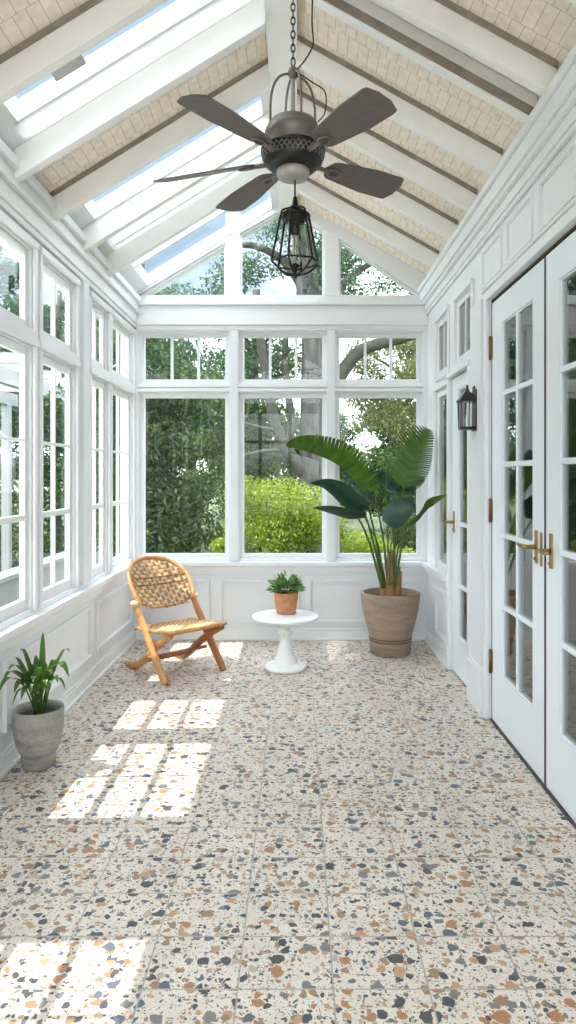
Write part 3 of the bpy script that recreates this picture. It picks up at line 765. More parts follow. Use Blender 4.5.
wire.tube(smooth([Vector((FX + .01, FY - .01, HZ)), P(312, 82, 2.96), P(325, 92, 2.95), P(325, 112, 2.95), P(318, 122, 2.95)]), .003, 6)
wire.build('wire', M['iron'], fan)

# ------------------------------------------------------------------ pendant lantern under the fan
PX, PY = P(295, 240, FY).x, FY
pl_ = empty('pendant_lantern', (PX, PY, 2.32), 'black cage lantern with a clear bulb hanging below the ceiling fan', 'lantern')
def pz(y): return H - (y - CY) / F * FY
m = MB(); m.tube([(PX, PY, pz(205)), (PX, PY, 2.755)], .004, 8); m.build('cord', M['iron'], pl_)
m = MB(); m.lathe([(.001, pz(197)), (.008, pz(197)), (.011, pz(201)), (.013, pz(206)), (.020, pz(208)), (.045, pz(212)), (.058, pz(217)), (.060, pz(219)), (.042, pz(219)), (.041, pz(224)), (.030, pz(225)), (.001, pz(225))], (PX, PY, 0), 32)
m.build('cap', M['iron'], pl_)
cg = MB(); nr = 6
ztop, zmid, zbot = pz(216), pz(262.5), pz(275)
ringpts = lambda r, z: [(PX + r * math.cos(2 * PI * (k + .25) / nr), PY + r * math.sin(2 * PI * (k + .25) / nr), z) for k in range(nr)]
A, B = ringpts(.064, ztop), ringpts(.107, zmid)
cg.tube([(PX + .064 * math.cos(q * PI / 12), PY + .064 * math.sin(q * PI / 12), ztop) for q in range(24)], .005, 6, closed=True)
for k in range(nr):
    cg.tube([A[k], B[k]], .0052, 6); cg.tube([B[k], B[(k + 1) % nr]], .0045, 6)
    a = 2 * PI * (k + .25) / nr
    cg.tube(smooth([B[k], (PX + .055 * math.cos(a), PY + .055 * math.sin(a), zbot + .012), (PX + .006 * math.cos(a), PY + .006 * math.sin(a), zbot)], 5), .0048, 6)
    cg.tube(smooth([(PX + .02 * math.cos(a), PY + .02 * math.sin(a), pz(208)), (PX + .055 * math.cos(a), PY + .055 * math.sin(a), pz(211)), A[k]], 4), .0045, 6)
cg.sphere((PX, PY, zbot - .004), .011, .011, .011)
cg.build('cage', M['iron'], pl_)
m = MB(); m.lathe([(.020, pz(223)), (.020, pz(234)), (.017, pz(235)), (.001, pz(235))], (PX, PY, 0), 20); m.build('socket', M['iron'], pl_)
m = MB(); m.lathe([(.013, pz(234)), (.017, pz(238)), (.031, pz(247)), (.035, pz(253)), (.028, pz(259)), (.012, pz(262)), (.001, pz(263))], (PX, PY, 0), 24)
bo = m.build('bulb', M['lampglass'], pl_)
m = MB()
for k in range(5):
    a = 2 * PI * k / 5; m.tube([(PX + .005 * math.cos(a), PY + .005 * math.sin(a), pz(236)), (PX + .014 * math.cos(a), PY + .014 * math.sin(a), pz(254))], .0013, 5)
m.build('filament', M['bulb'], bo)
m = MB(); m.lathe([(.040, pz(223)), (.052, pz(240)), (.062, pz(258))], (PX, PY, 0), 32); m.build('glass_shade', M['lampglass'], pl_)
m = MB(); m.lathe([(.001, pz(264)), (.012, pz(264)), (.026, pz(266)), (.012, pz(268)), (.006, pz(274)), (.001, pz(274))], (PX, PY, 0), 20); m.build('lower_cup', M['iron'], pl_)

# ------------------------------------------------------------------ wall lantern
WY = 4.29; WX = 1.068
wl_ = empty('wall_lantern', (XR - .022, WY, 1.74), 'black wall lantern on the pilaster beside the double doors', 'wall lamp')
def wz(y): return H - (y - CY) / F * WY
m = MB(); m.box(XR - .030, XR - .021, WY - .06, WY + .03, wz(431), wz(390)); m.prism([(WY - .028, wz(390)), (WY + .028, wz(390)), (WY + .016, wz(386)), (WY - .016, wz(386))], XR - .030, XR - .021, 'x')
m.build('back_plate', M['lantern'], wl_, bevel=.003)
m = MB()
hw_, hb_ = .050, .042; zt, zb = wz(401), wz(428)
vs = []
def sq(r, z): return [(WX - r, WY - r, z), (WX + r, WY - r, z), (WX + r, WY + r, z), (WX - r, WY + r, z)]
st = [(.056, wz(402)), (.058, wz(400.5)), (.05, wz(399)), (.030, wz(394.5)), (.012, wz(391.5)), (.008, wz(389.5))]
for r, z in st: vs += sq(r, z)
fs = [(3, 2, 1, 0)]
for i in range(len(st) - 1):
    for q in range(4): fs.append((i * 4 + q, i * 4 + (q + 1) % 4, i * 4 + 4 + (q + 1) % 4, i * 4 + 4 + q))
m.add(vs, fs); m.lathe([(.004, wz(390)), (.010, wz(388.5)), (.005, wz(387.5)), (.009, wz(386.3)), (.001, wz(384.7))], (WX, WY, 0), 14)
m.build('roof_cap', M['lantern'], wl_)
m = MB()
T, Bm = sq(.047, zt), sq(.043, zb)
for q in range(4):
    m.tube([T[q], Bm[q]], .0045, 6); m.tube([T[q], T[(q + 1) % 4]], .005, 6); m.tube([Bm[q], Bm[(q + 1) % 4]], .006, 6)
    a, b = Vector(T[q]).lerp(Vector(T[(q + 1) % 4]), .5), Vector(Bm[q]).lerp(Vector(Bm[(q + 1) % 4]), .5); m.tube([a, b], .003, 6)
m.box(WX - .046, WX + .046, WY - .046, WY + .046, zb - .012, zb)
m.box(WX + .03, XR - .025, WY - .012, WY + .012, zb - .008, zb + .004); m.box(WX + .03, XR - .025, WY - .012, WY + .012, zt - .004, zt + .008)
m.build('lantern_frame', M['lantern'], wl_)
m = MB(); vs = sq(.0445, zt) + sq(.041, zb); m.add(vs, [(q, (q + 1) % 4, 4 + (q + 1) % 4, 4 + q) for q in range(4)]); m.build('glass_panes', M['lampglass'], wl_)
m = MB(); m.lathe([(.010, zb), (.010, zb + .075), (.006, zb + .08), (.006, zb + .12), (.001, zb + .13)], (WX, WY, 0), 14); m.build('candle_lamp', M['table'], wl_)

# ------------------------------------------------------------------ leaf builders
def strap_leaf(mb, pts, width, side, droop=.0, n=10, fold=.15, prof=None):
    """continuous blade along a curve; side = direction across the blade"""
    c = smooth(pts, n); m = len(c); vs = []; fs = []; side = Vector(side).normalized()
    for i, p in enumerate(c):
        t = i / (m - 1); tg = (c[min(i + 1, m - 1)] - c[max(i - 1, 0)]).normalized()
        s = (side - tg * side.dot(tg)).normalized(); nn = tg.cross(s)
        w = width * (prof(t) if prof else math.sin(PI * min(1, t ** .75)) ** .8)
        w = max(w, .0006)
        vs += [p - s * w + nn * (w * fold), p - s * w * .5 + nn * (w * fold * .4), p, p + s * w * .5 + nn * (w * fold * .4), p + s * w + nn * (w * fold)]
    for i in range(m - 1):
        for q in range(4): fs.append((i * 5 + q, i * 5 + q + 1, (i + 1) * 5 + q + 1, (i + 1) * 5 + q))
    mb.add(vs, fs, True)
def frayed_leaf(mb, pts, wl, wr, side, n=40, fray=(.0, .5), fold=.25, sweep=.35, prof=None, seed=1):
    """banana-type blade made of narrow segments that split toward the margin; wl/wr = half widths"""
    rnd = random.Random(seed)
    c = smooth(pts, 14); m = len(c); side = Vector(side).normalized()
    def at(t):
        x = max(0, min(.9999, t)) * (m - 1); i = int(x); return c[i].lerp(c[i + 1], x - i)
    def frame(t):
        tg = (at(min(1, t + .02)) - at(max(0, t - .02))).normalized(); s = (side - tg * side.dot(tg)).normalized(); return tg, s, tg.cross(s)
    prof = prof or (lambda t: (math.sin(PI * min(1, (t * .97 + .03)) ** .8)) ** .6)
    for sgn, wd, fr in ((-1, wl, fray[0]), (1, wr, fray[1])):
        for k in range(n):
            t0, t1 = k / n, (k + 1) / n
            fk = fr(t0) if callable(fr) else fr; cut = fk * (.55 + .45 * rnd.random())
            rows = []
            for j in range(5):
                u = j / 4
                row = []
                for e, t in ((0, t0), (1, t1)):
                    if cut > .05 and u > .4:                    # pull segment edges together toward the tip
                        tm = (t0 + t1) / 2; q = min(.97, cut * ((u - .4) / .6) * 1.1); t = t + (tm - t) * q
                    tg, s, nn = frame(t); w = wd * prof(t) * (1 + (rnd.random() * .08 if e == 0 and cut > .05 else 0))
                    sw = sweep * u * w
                    row.append(at(t) + s * (sgn * w * u) + nn * (fold * w * u * u) + tg * sw)
                rows.append(row)
            vs = [v for r in rows for v in r]
            mb.add(vs, [(j * 2, j * 2 + 1, j * 2 + 3, j * 2 + 2) if sgn > 0 else (j * 2 + 1, j * 2, j * 2 + 2, j * 2 + 3) for j in range(4)], True)

# ------------------------------------------------------------------ big potted plant
BX, BY = .752, 5.54
pot = empty('potted_bird_of_paradise', (BX, BY, 0), 'tall broad-leaved green plant in a brown stone pot in the back right corner', 'potted plant')
m = MB()
m.lathe([(.001, .0), (.155, .0), (.163, .006), (.168, .095), (.171, .102), (.169, .106), (.165, .109), (.165, .116), (.172, .119), (.175, .126), (.173, .130), (.168, .133), (.169, .14), (.200, .25), (.226, .36), (.237, .44), (.240, .48), (.240, .494), (.236, .50), (.222, .50), (.218, .494), (.214, .46), (.205, .44)], (BX, BY, 0), 64)
po = m.build('pot', M['bigpot'], pot)
m = MB(); m.lathe([(.212, .448), (.15, .455), (.07, .462), (.001, .465)], (BX, BY, 0), 40); m.build('soil', M['soil'], pot)
m = MB()
for r, z in ((.1655, .1125), (.169, .1345)): m.lathe([(r, z - .003), (r + .0035, z - .003), (r + .0035, z + .003), (r, z + .003)], (BX, BY, 0), 64, closed=True)
m.build('groove_band', M['dark'], po)
# sheaths
for k, (dx, dy, ht, r, tx) in enumerate(((-.045, 0, .30, .030, -.05), (.0, -.03, .34, .038, -.005), (.045, -.02, .24, .034, .012), (.02, .05, .36, .034, .01), (.06, .03, .20, .030, .02))):
    m = MB(); m.tube(smooth([(BX + dx, BY + dy, .44), (BX + dx + tx * .3, BY + dy, .44 + ht * .4), (BX + dx + tx, BY + dy, .44 + ht * 1.1)], 6), [r * (1.2 - .5 * i / 12) for i in range(13)], 12)
    m.build('stem_sheath', M['sheath'], pot)
def stalk(pts, r0=.011, r1=.006):
    c = smooth(pts, 8); n = len(c); mm = MB(); mm.tube(c, [r0 + (r1 - r0) * i / (n - 1) for i in range(n)], 8); return mm.build('stalk', M['stem'], pot)
def add_leaf(mb, mat, so, solid=.0012): return mb.build('leaf_blade', M[mat], so)
# arching leaf to the left
s1 = stalk([P(384, 588, 5.52), P(376, 540, 5.50), P(368, 505, 5.45), P(366, 492, 5.42)])
m = MB(); frayed_leaf(m, [P(372, 492, 5.42), P(362, 473, 5.40), P(342, 455, 5.36), P(318, 446, 5.32), P(298, 443, 5.28), P(286, 446, 5.26)], .085, .115, (.35, -.35, .85), n=36, fray=(0, lambda t: max(0, .95 - 1.9 * abs(t - .22))), fold=-.22, sweep=.25, prof=lambda t: max(.03, math.sin(PI * (t * .93 + .07) ** .62) ** .65)); add_leaf(m, 'leaf_big', s1)
# upright fan leaf to the right
s2 = stalk([P(392, 588, 5.50), P(394, 550, 5.48), P(400, 510, 5.46), P(404, 487, 5.45)])
m = MB(); frayed_leaf(m, [P(403, 488, 5.45), P(408, 472, 5.44), P(416, 452, 5.44), P(428, 429, 5.46)], .225, .155, (.93, -.2, .38), n=28, fray=(.95, .45), fold=-.10, sweep=.5, prof=lambda t: max(.04, math.sin(PI * (t * .86 + .14) ** .72) ** .6), seed=3); add_leaf(m, 'leaf_big', s2)
# dark leaf behind
s3 = stalk([P(388, 588, 5.56), P(384, 545, 5.60), P(378, 510, 5.64), P(374, 495, 5.66)])
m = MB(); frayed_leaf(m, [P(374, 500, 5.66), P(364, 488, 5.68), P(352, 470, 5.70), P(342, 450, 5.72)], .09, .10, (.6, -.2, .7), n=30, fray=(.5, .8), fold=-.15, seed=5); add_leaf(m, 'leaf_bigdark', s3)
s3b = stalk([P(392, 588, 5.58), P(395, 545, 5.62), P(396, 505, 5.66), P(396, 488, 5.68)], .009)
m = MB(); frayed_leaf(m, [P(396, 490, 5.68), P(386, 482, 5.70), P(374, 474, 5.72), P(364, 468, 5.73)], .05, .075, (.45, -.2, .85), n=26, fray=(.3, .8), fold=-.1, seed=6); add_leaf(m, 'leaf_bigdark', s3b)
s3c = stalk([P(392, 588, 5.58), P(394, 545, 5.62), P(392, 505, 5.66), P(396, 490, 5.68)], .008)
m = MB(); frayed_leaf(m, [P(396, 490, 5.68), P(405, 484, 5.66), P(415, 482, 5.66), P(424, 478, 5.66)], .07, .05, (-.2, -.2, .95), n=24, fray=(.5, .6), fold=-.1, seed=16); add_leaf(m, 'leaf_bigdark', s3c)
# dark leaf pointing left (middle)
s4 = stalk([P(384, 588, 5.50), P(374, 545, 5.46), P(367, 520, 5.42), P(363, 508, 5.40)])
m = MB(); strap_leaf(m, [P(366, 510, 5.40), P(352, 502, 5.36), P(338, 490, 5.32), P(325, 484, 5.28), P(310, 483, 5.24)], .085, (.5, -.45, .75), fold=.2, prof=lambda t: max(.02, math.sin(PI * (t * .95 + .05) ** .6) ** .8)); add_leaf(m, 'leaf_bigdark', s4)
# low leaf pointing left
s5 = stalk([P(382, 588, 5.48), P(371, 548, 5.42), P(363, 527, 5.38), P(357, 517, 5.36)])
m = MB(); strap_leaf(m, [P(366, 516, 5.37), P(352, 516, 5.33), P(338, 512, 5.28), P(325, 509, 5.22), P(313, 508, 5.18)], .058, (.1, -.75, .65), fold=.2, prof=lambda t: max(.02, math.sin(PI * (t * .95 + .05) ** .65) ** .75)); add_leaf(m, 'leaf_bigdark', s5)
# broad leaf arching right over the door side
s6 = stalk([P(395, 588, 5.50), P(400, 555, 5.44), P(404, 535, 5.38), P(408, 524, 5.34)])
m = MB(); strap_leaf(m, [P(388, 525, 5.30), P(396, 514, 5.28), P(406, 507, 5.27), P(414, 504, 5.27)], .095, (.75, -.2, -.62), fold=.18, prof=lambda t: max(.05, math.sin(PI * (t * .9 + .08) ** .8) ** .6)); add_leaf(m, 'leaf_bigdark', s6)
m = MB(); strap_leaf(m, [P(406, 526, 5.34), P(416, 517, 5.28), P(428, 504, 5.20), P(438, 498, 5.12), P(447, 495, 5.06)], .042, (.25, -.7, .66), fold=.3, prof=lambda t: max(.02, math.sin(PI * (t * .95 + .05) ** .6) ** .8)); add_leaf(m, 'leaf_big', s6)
for k, (xb, xt, yt, dy) in enumerate(((378, 353, 498, -.02), (388, 386, 470, .03), (396, 414, 500, .06), (399, 410, 545, -.05), (391, 402, 520, -.08))):
    stalk([P(387 + (xb - 387) * .6, 585, 5.53 + dy), P(xb, 545, 5.52 + dy), P(xt, yt, 5.55 + dy)], .009, .004)

# ------------------------------------------------------------------ pedestal table
TX_, TY_ = -.094, 5.10
t = empty('pedestal_table', (TX_, TY_, 0), 'small round white pedestal table against the back wall', 'table')
m = MB(); m.lathe([(.001, .368), (.12, .368), (.225, .372), (.243, .378), (.250, .386), (.250, .394), (.245, .399), (.001, .400)], (TX_, TY_, 0), 64); m.build('table_top', M['table'], t)
m = MB(); m.lathe([(.030, .30), (.033, .315), (.05, .335), (.09, .352), (.12, .369)], (TX_, TY_, 0), 48)
m.lathe([(.036, .225), (.040, .245), (.052, .262), (.055, .272), (.046, .285), (.034, .295), (.030, .302)], (TX_, TY_, 0), 48)
m.lathe([(.100, .045), (.085, .065), (.070, .10), (.058, .14), (.046, .19), (.038, .225), (.036, .228)], (TX_, TY_, 0), 48)
m.build('column', M['table'], t)
m = MB(); m.lathe([(.001, 0), (.150, 0), (.158, .006), (.158, .022), (.150, .03), (.138, .032), (.134, .036), (.115, .042), (.098, .047), (.001, .047)], (TX_, TY_, 0), 48); m.build('base', M['table'], t)

# small plant on the table
QX, QY, QZ = -.09, 5.17, .400
sp = empty('potted_succulent', (QX, QY, QZ), 'small bushy green plant in a terracotta pot on the white table', 'potted plant')
m = MB(); m.lathe([(.001, 0), (.068, 0), (.073, .004), (.080, .05), (.088, .10), (.093, .145), (.094, .158), (.091, .162), (.084, .162), (.082, .15), (.08, .14)], (QX, QY, QZ), 40); m.build('pot', M['terracotta'], sp)
m = MB(); m.lathe([(.081, .148), (.04, .152), (.001, .154)], (QX, QY, QZ), 24); m.build('soil', M['soil'], sp)
m = MB(); rnd = random.Random(11)
for k in range(330):
    a = rnd.random() * 2 * PI; el = math.asin(rnd.random() * .98 - .06)
    d = Vector((math.cos(a) * math.cos(el), math.sin(a) * math.cos(el), math.sin(el)))
    r0 = .035 + rnd.random() * .075; L_ = .036 + rnd.random() * .022
    b = Vector((QX, QY, QZ + .155)) + Vector((d.x * r0 * 1.1, d.y * r0 * 1.1, .018 + max(.0, d.z) * r0 * 1.0))
    tip = b + d * L_ + Vector((0, 0, .008 - .012 * rnd.random()))
    sd = d.cross(Vector((0, 0, 1)))
    if sd.length < .1: sd = Vector((1, 0, 0))
    sd = Matrix.Rotation(rnd.uniform(-.8, .8), 3, d) @ sd
    strap_leaf(m, [b, b.lerp(tip, .5) + Vector((0, 0, .004)), tip], .0085 + rnd.random() * .003, sd, n=3, fold=.3)
m.build('foliage', M['leaf_small'], sp)
m = MB()
for k in range(14):
    a = 2 * PI * k / 14; m.tube([(QX + .03 * math.cos(a), QY + .03 * math.sin(a), QZ + .15), (QX + .075 * math.cos(a), QY + .075 * math.sin(a), QZ + .21)], .0025, 5)
m.build('stems', M['stem'], sp)

# ------------------------------------------------------------------ grey pot plant at left
GX, GY = -1.297, 3.40
gp = empty('potted_peace_lily', (GX, GY, 0), 'leafy green plant in a grey stone pot on the floor under the left windows', 'potted plant')
m = MB(); m.lathe([(.001, 0), (.074, 0), (.080, .006), (.080, .03), (.082, .036), (.083, .05), (.080, .055), (.083, .065), (.092, .08), (.108, .12), (.118, .17), (.122, .22), (.121, .265), (.123, .278), (.122, .288), (.117, .291), (.110, .288), (.108, .26), (.106, .24)], (GX, GY, 0), 56); m.build('pot', M['greypot'], gp)
m = MB(); m.lathe([(.108, .248), (.06, .254), (.001, .258)], (GX, GY, 0), 30); m.build('soil', M['darksoil'], gp)
rnd = random.Random(5)
G0 = Vector((GX, GY, .25))
def gleaf(tipx, tipy, dy, wid, archup, mat='leaf_pot'):
    tip = P(tipx, tipy, GY + dy)
    b = G0 + Vector((rnd.uniform(-.025, .025), rnd.uniform(-.02, .02), 0))
    mid = b.lerp(tip, .45) + Vector((0, 0, archup)); q3 = b.lerp(tip, .8) + Vector((0, 0, archup * .75))
    if tip.x < XL + .03: tip.x = XL + .03
    so = smooth([b, b.lerp(mid, .6) + Vector((0, 0, .02)), mid], 5); mm = MB(); mm.tube(so, .004, 6)
    st = mm.build('stem', M['stem'], gp)
    lv = MB(); d = (tip - mid); sd = Vector((-d.y, d.x, 0)) if d.length > 0 else Vector((1, 0, 0))
    if sd.length < .03: sd = Vector((1, 0, 0))
    sd = sd.normalized() * .75 + Vector((.35, .1, .35 * rnd.uniform(-.6, .6)))
    strap_leaf(lv, [mid - (mid - b) * .12, mid, q3, tip], wid, sd, n=6, fold=.25, prof=lambda t: max(.02, math.sin(PI * t ** .7) ** .9))
    lv.build('leaf', M[mat], st)
for a in ((43, 632, .0, .017, .02), (70, 652, -.04, .014, .10), (69, 677, -.06, .024, .14), (58, 683, -.08, .020, .09), (20, 651, -.08, .017, .09), (13, 657, -.12, .020, .06), (3, 682, -.26, .020, .11), (-2, 694, -.30, .019, .12), (14, 693, -.2, .021, .10), (21, 700, -.16, .020, .10), (50, 690, -.12, .019, .09), (12, 706, -.15, .011, .11), (36, 655, .02, .021, .03), (29, 664, -.06, .023, .05), (46, 662, .03, .022, .05), (40, 668, -.10, .023, .06), (24, 674, -.14, .023, .07), (62, 668, .04, .020, .09), (33, 682, -.16, .021, .08), (52, 674, -.08, .023, .08), (8, 670, -.22, .020, .09), (46, 686, -.14, .019, .08), (66, 690, -.06, .015, .11), (30, 694, -.18, .018, .10), (56, 662, -.02, .018, .08)):
    gleaf(*a)

# ------------------------------------------------------------------ rattan chair
CO = Vector((-1.008, 5.17, 0)); FW = Vector((.68, -.73, 0)).normalized(); LT_ = Vector((.73, .68, 0)).normalized()
def C(f, l, z): return CO + FW * f + LT_ * l + Vector((0, 0, z))
chair = empty('rattan_lounge_chair', tuple(C(.12, 0, 0)), 'low wooden chair with woven cane seat and rounded back in the left corner', 'chair')
BSL = .395 / .49                                                     # backward lean of the long legs
def backf(z): return .395 - BSL * z + .0
hw2 = .25
for sgn in (-1, 1):                                                  # long legs: front floor up to the back
    m = MB(); pts = [C(.400, sgn * hw2, .0), C(.385, sgn * hw2, .02), C(.30, sgn * hw2, .12), C(backf(.26), sgn * hw2, .26), C(backf(.40), sgn * hw2, .40), C(backf(.50), sgn * .252, .50)]
    m.tube(smooth(pts, 5), [.0195 + .006 * math.sin(PI * i / 25) for i in range(26)], 10, flat=(1.25, FW)); m.build('leg', M['wood' if sgn < 0 else 'woodred'], chair)
    m = MB(); pts = [C(-.215, sgn * (hw2 - .045), .016), C(-.16, sgn * (hw2 - .045), .014), C(-.08, sgn * (hw2 - .045), .028), C(.02, sgn * (hw2 - .045), .075), C(.14, sgn * (hw2 - .045), .165), C(.28, sgn * (hw2 - .04), .26), C(.42, sgn * (hw2 - .03), .338)]
    m.tube(smooth(pts, 5), [.016 + .0075 * min(1, i / 10) for i in range(31)], 10, flat=(1.2, (0, 0, 1))); m.build('leg', M['wood' if sgn < 0 else 'woodred'], chair)
    m = MB(); z = .505; m.sphere(C(backf(z) + .012, sgn * .258, z), .036, .036, .024, 14, 8); m.sphere(C(backf(z) + .006, sgn * .256, z - .02), .026, .026, .02, 12, 8)
    m.build('binding_knot', M['knob'], chair)
m = MB(); m.tube([C(.18, -hw2, .14), C(.17, 0, .135), C(.18, hw2, .14)], .013, 10); m.tube([C(.03, -hw2 + .04, .075), C(.03, hw2 - .04, .075)], .010, 8)
m.build('stretcher', M['woodred'], chair)
# back: hoop in the leaning plane; b measured up the plane
UPB = Vector((0, 0, 1)) - FW * BSL; UPL = UPB.length; UPB.normalize()
NB = UPB.cross(LT_).normalized()
if NB.dot(FW) < 0: NB = -NB
def B_(a, b): return C(backf(.49), 0, .49) + LT_ * a + UPB * b + NB * (.045 * (a / .245) ** 2 - .01)
HWA, BC, BU, BD = .255, .155, .255, .205
def hoop(th):
    c, s = math.cos(th), math.sin(th)
    if s >= 0: return HWA * c, BC + BU * s
    e = 2 / 4
    return HWA * math.copysign(abs(c) ** e, c), BC - BD * abs(s) ** e
hp = [B_(*hoop(-.66 + (PI + 1.32) * k / 60)) for k in range(61)]
m = MB(); m.tube(hp, .0145, 10); ho = m.build('back_hoop', M['wood'], chair)
m = MB(); m.tube([B_(hoop(2 * PI * k / 64)[0] * .94, BC + (hoop(2 * PI * k / 64)[1] - BC) * .93) for k in range(64)], .007, 8, closed=True); m.build('inner_rim', M['canedark'], ho)
def ribbon(mb, pts, w, side_n):
    """flat cane strip"""
    vs = []; fs = []; n = len(pts)
    for i in range(n):
        tg = (pts[min(i + 1, n - 1)] - pts[max(i - 1, 0)]).normalized(); s = tg.cross(side_n).normalized()
        vs += [pts[i] - s * w + side_n * .0008, pts[i] + s * w + side_n * .0008, pts[i] + s * w - side_n * .0008, pts[i] - s * w - side_n * .0008]
    for i in range(n - 1):
        for q in range(4): fs.append((i * 4 + q, i * 4 + (q + 1) % 4, i * 4 + 4 + (q + 1) % 4, i * 4 + 4 + q))
    mb.add(vs, fs)
def inside(a, b):
    da = abs(a) / HWA
    if b >= BC: return da ** 2 + ((b - BC) / BU) ** 2 <= 1
    return da ** 4 + ((BC - b) / BD) ** 4 <= 1
def span(fn):
    ok = [x for x in fn]; return (ok[0], ok[-1]) if ok else None
m = MB(); sa, sb_ = .034, .034
na = int(HWA / sa)
for i in range(-na, na + 1):
    a = i * sa; bs = [BC - BD + k * .004 for k in range(int((BD + BU) / .004) + 1) if inside(a, BC - BD + k * .004)]
    if len(bs) < 6: continue
    b0, b1 = bs[0], bs[-1]; n = max(6, int((b1 - b0) / (sb_ / 2)))
    pts = []
    for k in range(n + 1):
        b = b0 + (b1 - b0) * k / n; off = .0035 * math.cos(PI * (b / sb_)) * (1 if i % 2 else -1); pts.append(B_(a, b) + NB * off)
    ribbon(m, pts, .0125, NB)
m.build('weave_upright', M['canedark'], chair); m = MB()
j = -int(BD / sb_)
for j in range(-20, 30):
    b = j * sb_
    if b < BC - BD or b > BC + BU: continue
    as_ = [-HWA + k * .004 for k in range(int(2 * HWA / .004) + 1) if inside(-HWA + k * .004, b)]
    if len(as_) < 6: continue
    a0, a1 = as_[0], as_[-1]; n = max(6, int((a1 - a0) / (sa / 2)))
    pts = []
    for k in range(n + 1):
        a = a0 + (a1 - a0) * k / n; off = -.0035 * math.cos(PI * (a / sa)) * (1 if j % 2 else -1); pts.append(B_(a, b) + NB * off)
    ribbon(m, pts, .0115, NB)
m.build('back_weave', M['cane'], chair)
m = MB()
for b in (.14, .20): m.tube([B_(a * .01, b + .02 * (1 - (a * .01 / .25) ** 2)) + NB * .006 for a in range(-24, 25, 3)], .0045, 6)
m.build('weave_cord', M['canedark'], chair)
# seat
def S_(f, l):
    u = (f + .02) / .46
    return C(f, l, .318 + .030 * u + .012 * u * u - .02 * math.sin(PI * max(0, min(1, u))) * (1 - (l / .25) ** 2) - (.02 if False else 0))
m = MB(); per = [S_(-.02, l * .01) for l in range(-22, 23, 4)] + [S_(f * .01, .24) for f in range(2, 42, 5)] + [S_(.44 + .012 * (1 - (l * .01 / .24) ** 2), l * .01) for l in range(24, -25, -4)] + [S_(f * .01, -.24) for f in range(40, 0, -5)]
m.tube(per, .0125, 8, closed=True, flat=(1.1, (0, 0, 1))); so = m.build('seat_frame', M['wood'], chair)
m = MB(); up = Vector((0, 0, 1))
for i in range(-10, 11):
    l = i * .022; ribbon(m, [S_(-.02 + k * .0105, l) + up * (.003 * math.cos(PI * k / 2) * (1 if i % 2 else -1) + .004) for k in range(44)], .0078, up)
for j in range(0, 21):
    f = -.01 + j * .022; ribbon(m, [S_(f, -.235 + k * .011) + up * (-.003 * math.cos(PI * k / 2) * (1 if j % 2 else -1) + .004) for k in range(44)], .0078, up)
m.build('seat_weave', M['cane'], chair)
m = MB(); m.tube([C(-.02, -.25, .315), C(-.02, .25, .315)], .011, 8); m.tube([C(.42, -.24, .345), C(.42, .24, .345)], .011, 8); m.build('seat_rail', M['woodred'], chair)

# ------------------------------------------------------------------ garden
gz = -.60
g = MB(); R_ = 60; n = 24
g.add([(-R_, -20, gz), (R_, -20, gz), (R_, 80, gz), (-R_, 80, gz), (-R_, -20, gz - .3), (R_, -20, gz - .3), (R_, 80, gz - .3), (-R_, 80, gz - .3)], [(0, 1, 2, 3), (7, 6, 5, 4), (0, 4, 5, 1), (1, 5, 6, 2), (2, 6, 7, 3), (3, 7, 4, 0)])
struct('ground', g, M['grass'], 'sunlit lawn outside the windows', 'lawn')
M['reflector'] = simple('pale_reflector_stone', (.78, .76, .72), .7, var=.08, scale=2, bump=.1)
tr_ = MB(); tr_.box(-4.0, 5.0, -11, YF - .25, gz, gz + .04); tr_.box(-3.75, XL - .09, YF - .25, 7.2, gz, gz + .04)  # pale slab out of view, added to bounce daylight onto the ceiling
struct('ground_reflector', tr_, M['reflector'], 'unseen pale stone slab added to bounce light up into the sunroom', 'reflector')
fd = MB(); fd.box(XL - .06, 4.3, YF - .2, YB + .09, gz - .1, -.13)
struct('wall_foundation', fd, M['siding'], 'white foundation under the sunroom', 'wall')

def leaves(mb, blobs, count, size, seed, flat=.6):
    rnd = random.Random(seed)
    wts = [b[1] * b[2] for b in blobs]; tot = sum(wts)
    for (c, rx, rz), w in zip(blobs, wts):
        c = Vector(c)
        for _ in range(max(4, int(count * w / tot))):
            a = rnd.random() * 2 * PI; z = rnd.uniform(-1, 1); r = math.sqrt(1 - z * z); q = rnd.random() ** .4
            p = c + Vector((rx * q * r * math.cos(a), rx * q * r * math.sin(a), rz * q * z))
            nrm = Vector((rnd.gauss(0, 1), rnd.gauss(0, 1), rnd.gauss(0, 1) + flat)).normalized()
            t = nrm.orthogonal().normalized(); t = Matrix.Rotation(rnd.random() * 2 * PI, 3, nrm) @ t; b = nrm.cross(t)
            L_ = size * rnd.uniform(.6, 1.3); W = L_ * .42
            mb.v += [p - t * L_ * .5, p - b * W * .5 + nrm * W * .1, p + t * L_ * .5, p + b * W * .5 + nrm * W * .1]
            k = len(mb.v) - 4; mb.f.append([k, k + 1, k + 2, k + 3]); mb.sm.append(False)
def crown(c, rx, ry, rz, nb, br, seed):
    rnd = random.Random(seed); out = []
    for _ in range(nb):
        a = rnd.random() * 2 * PI; z = rnd.uniform(-1, 1); r = math.sqrt(1 - z * z); q = rnd.random() ** .5
        s = br * rnd.uniform(.6, 1.25)
        out.append(((c[0] + rx * q * r * math.cos(a), c[1] + ry * q * r * math.sin(a), c[2] + rz * q * z), s, s * .62))
    return out
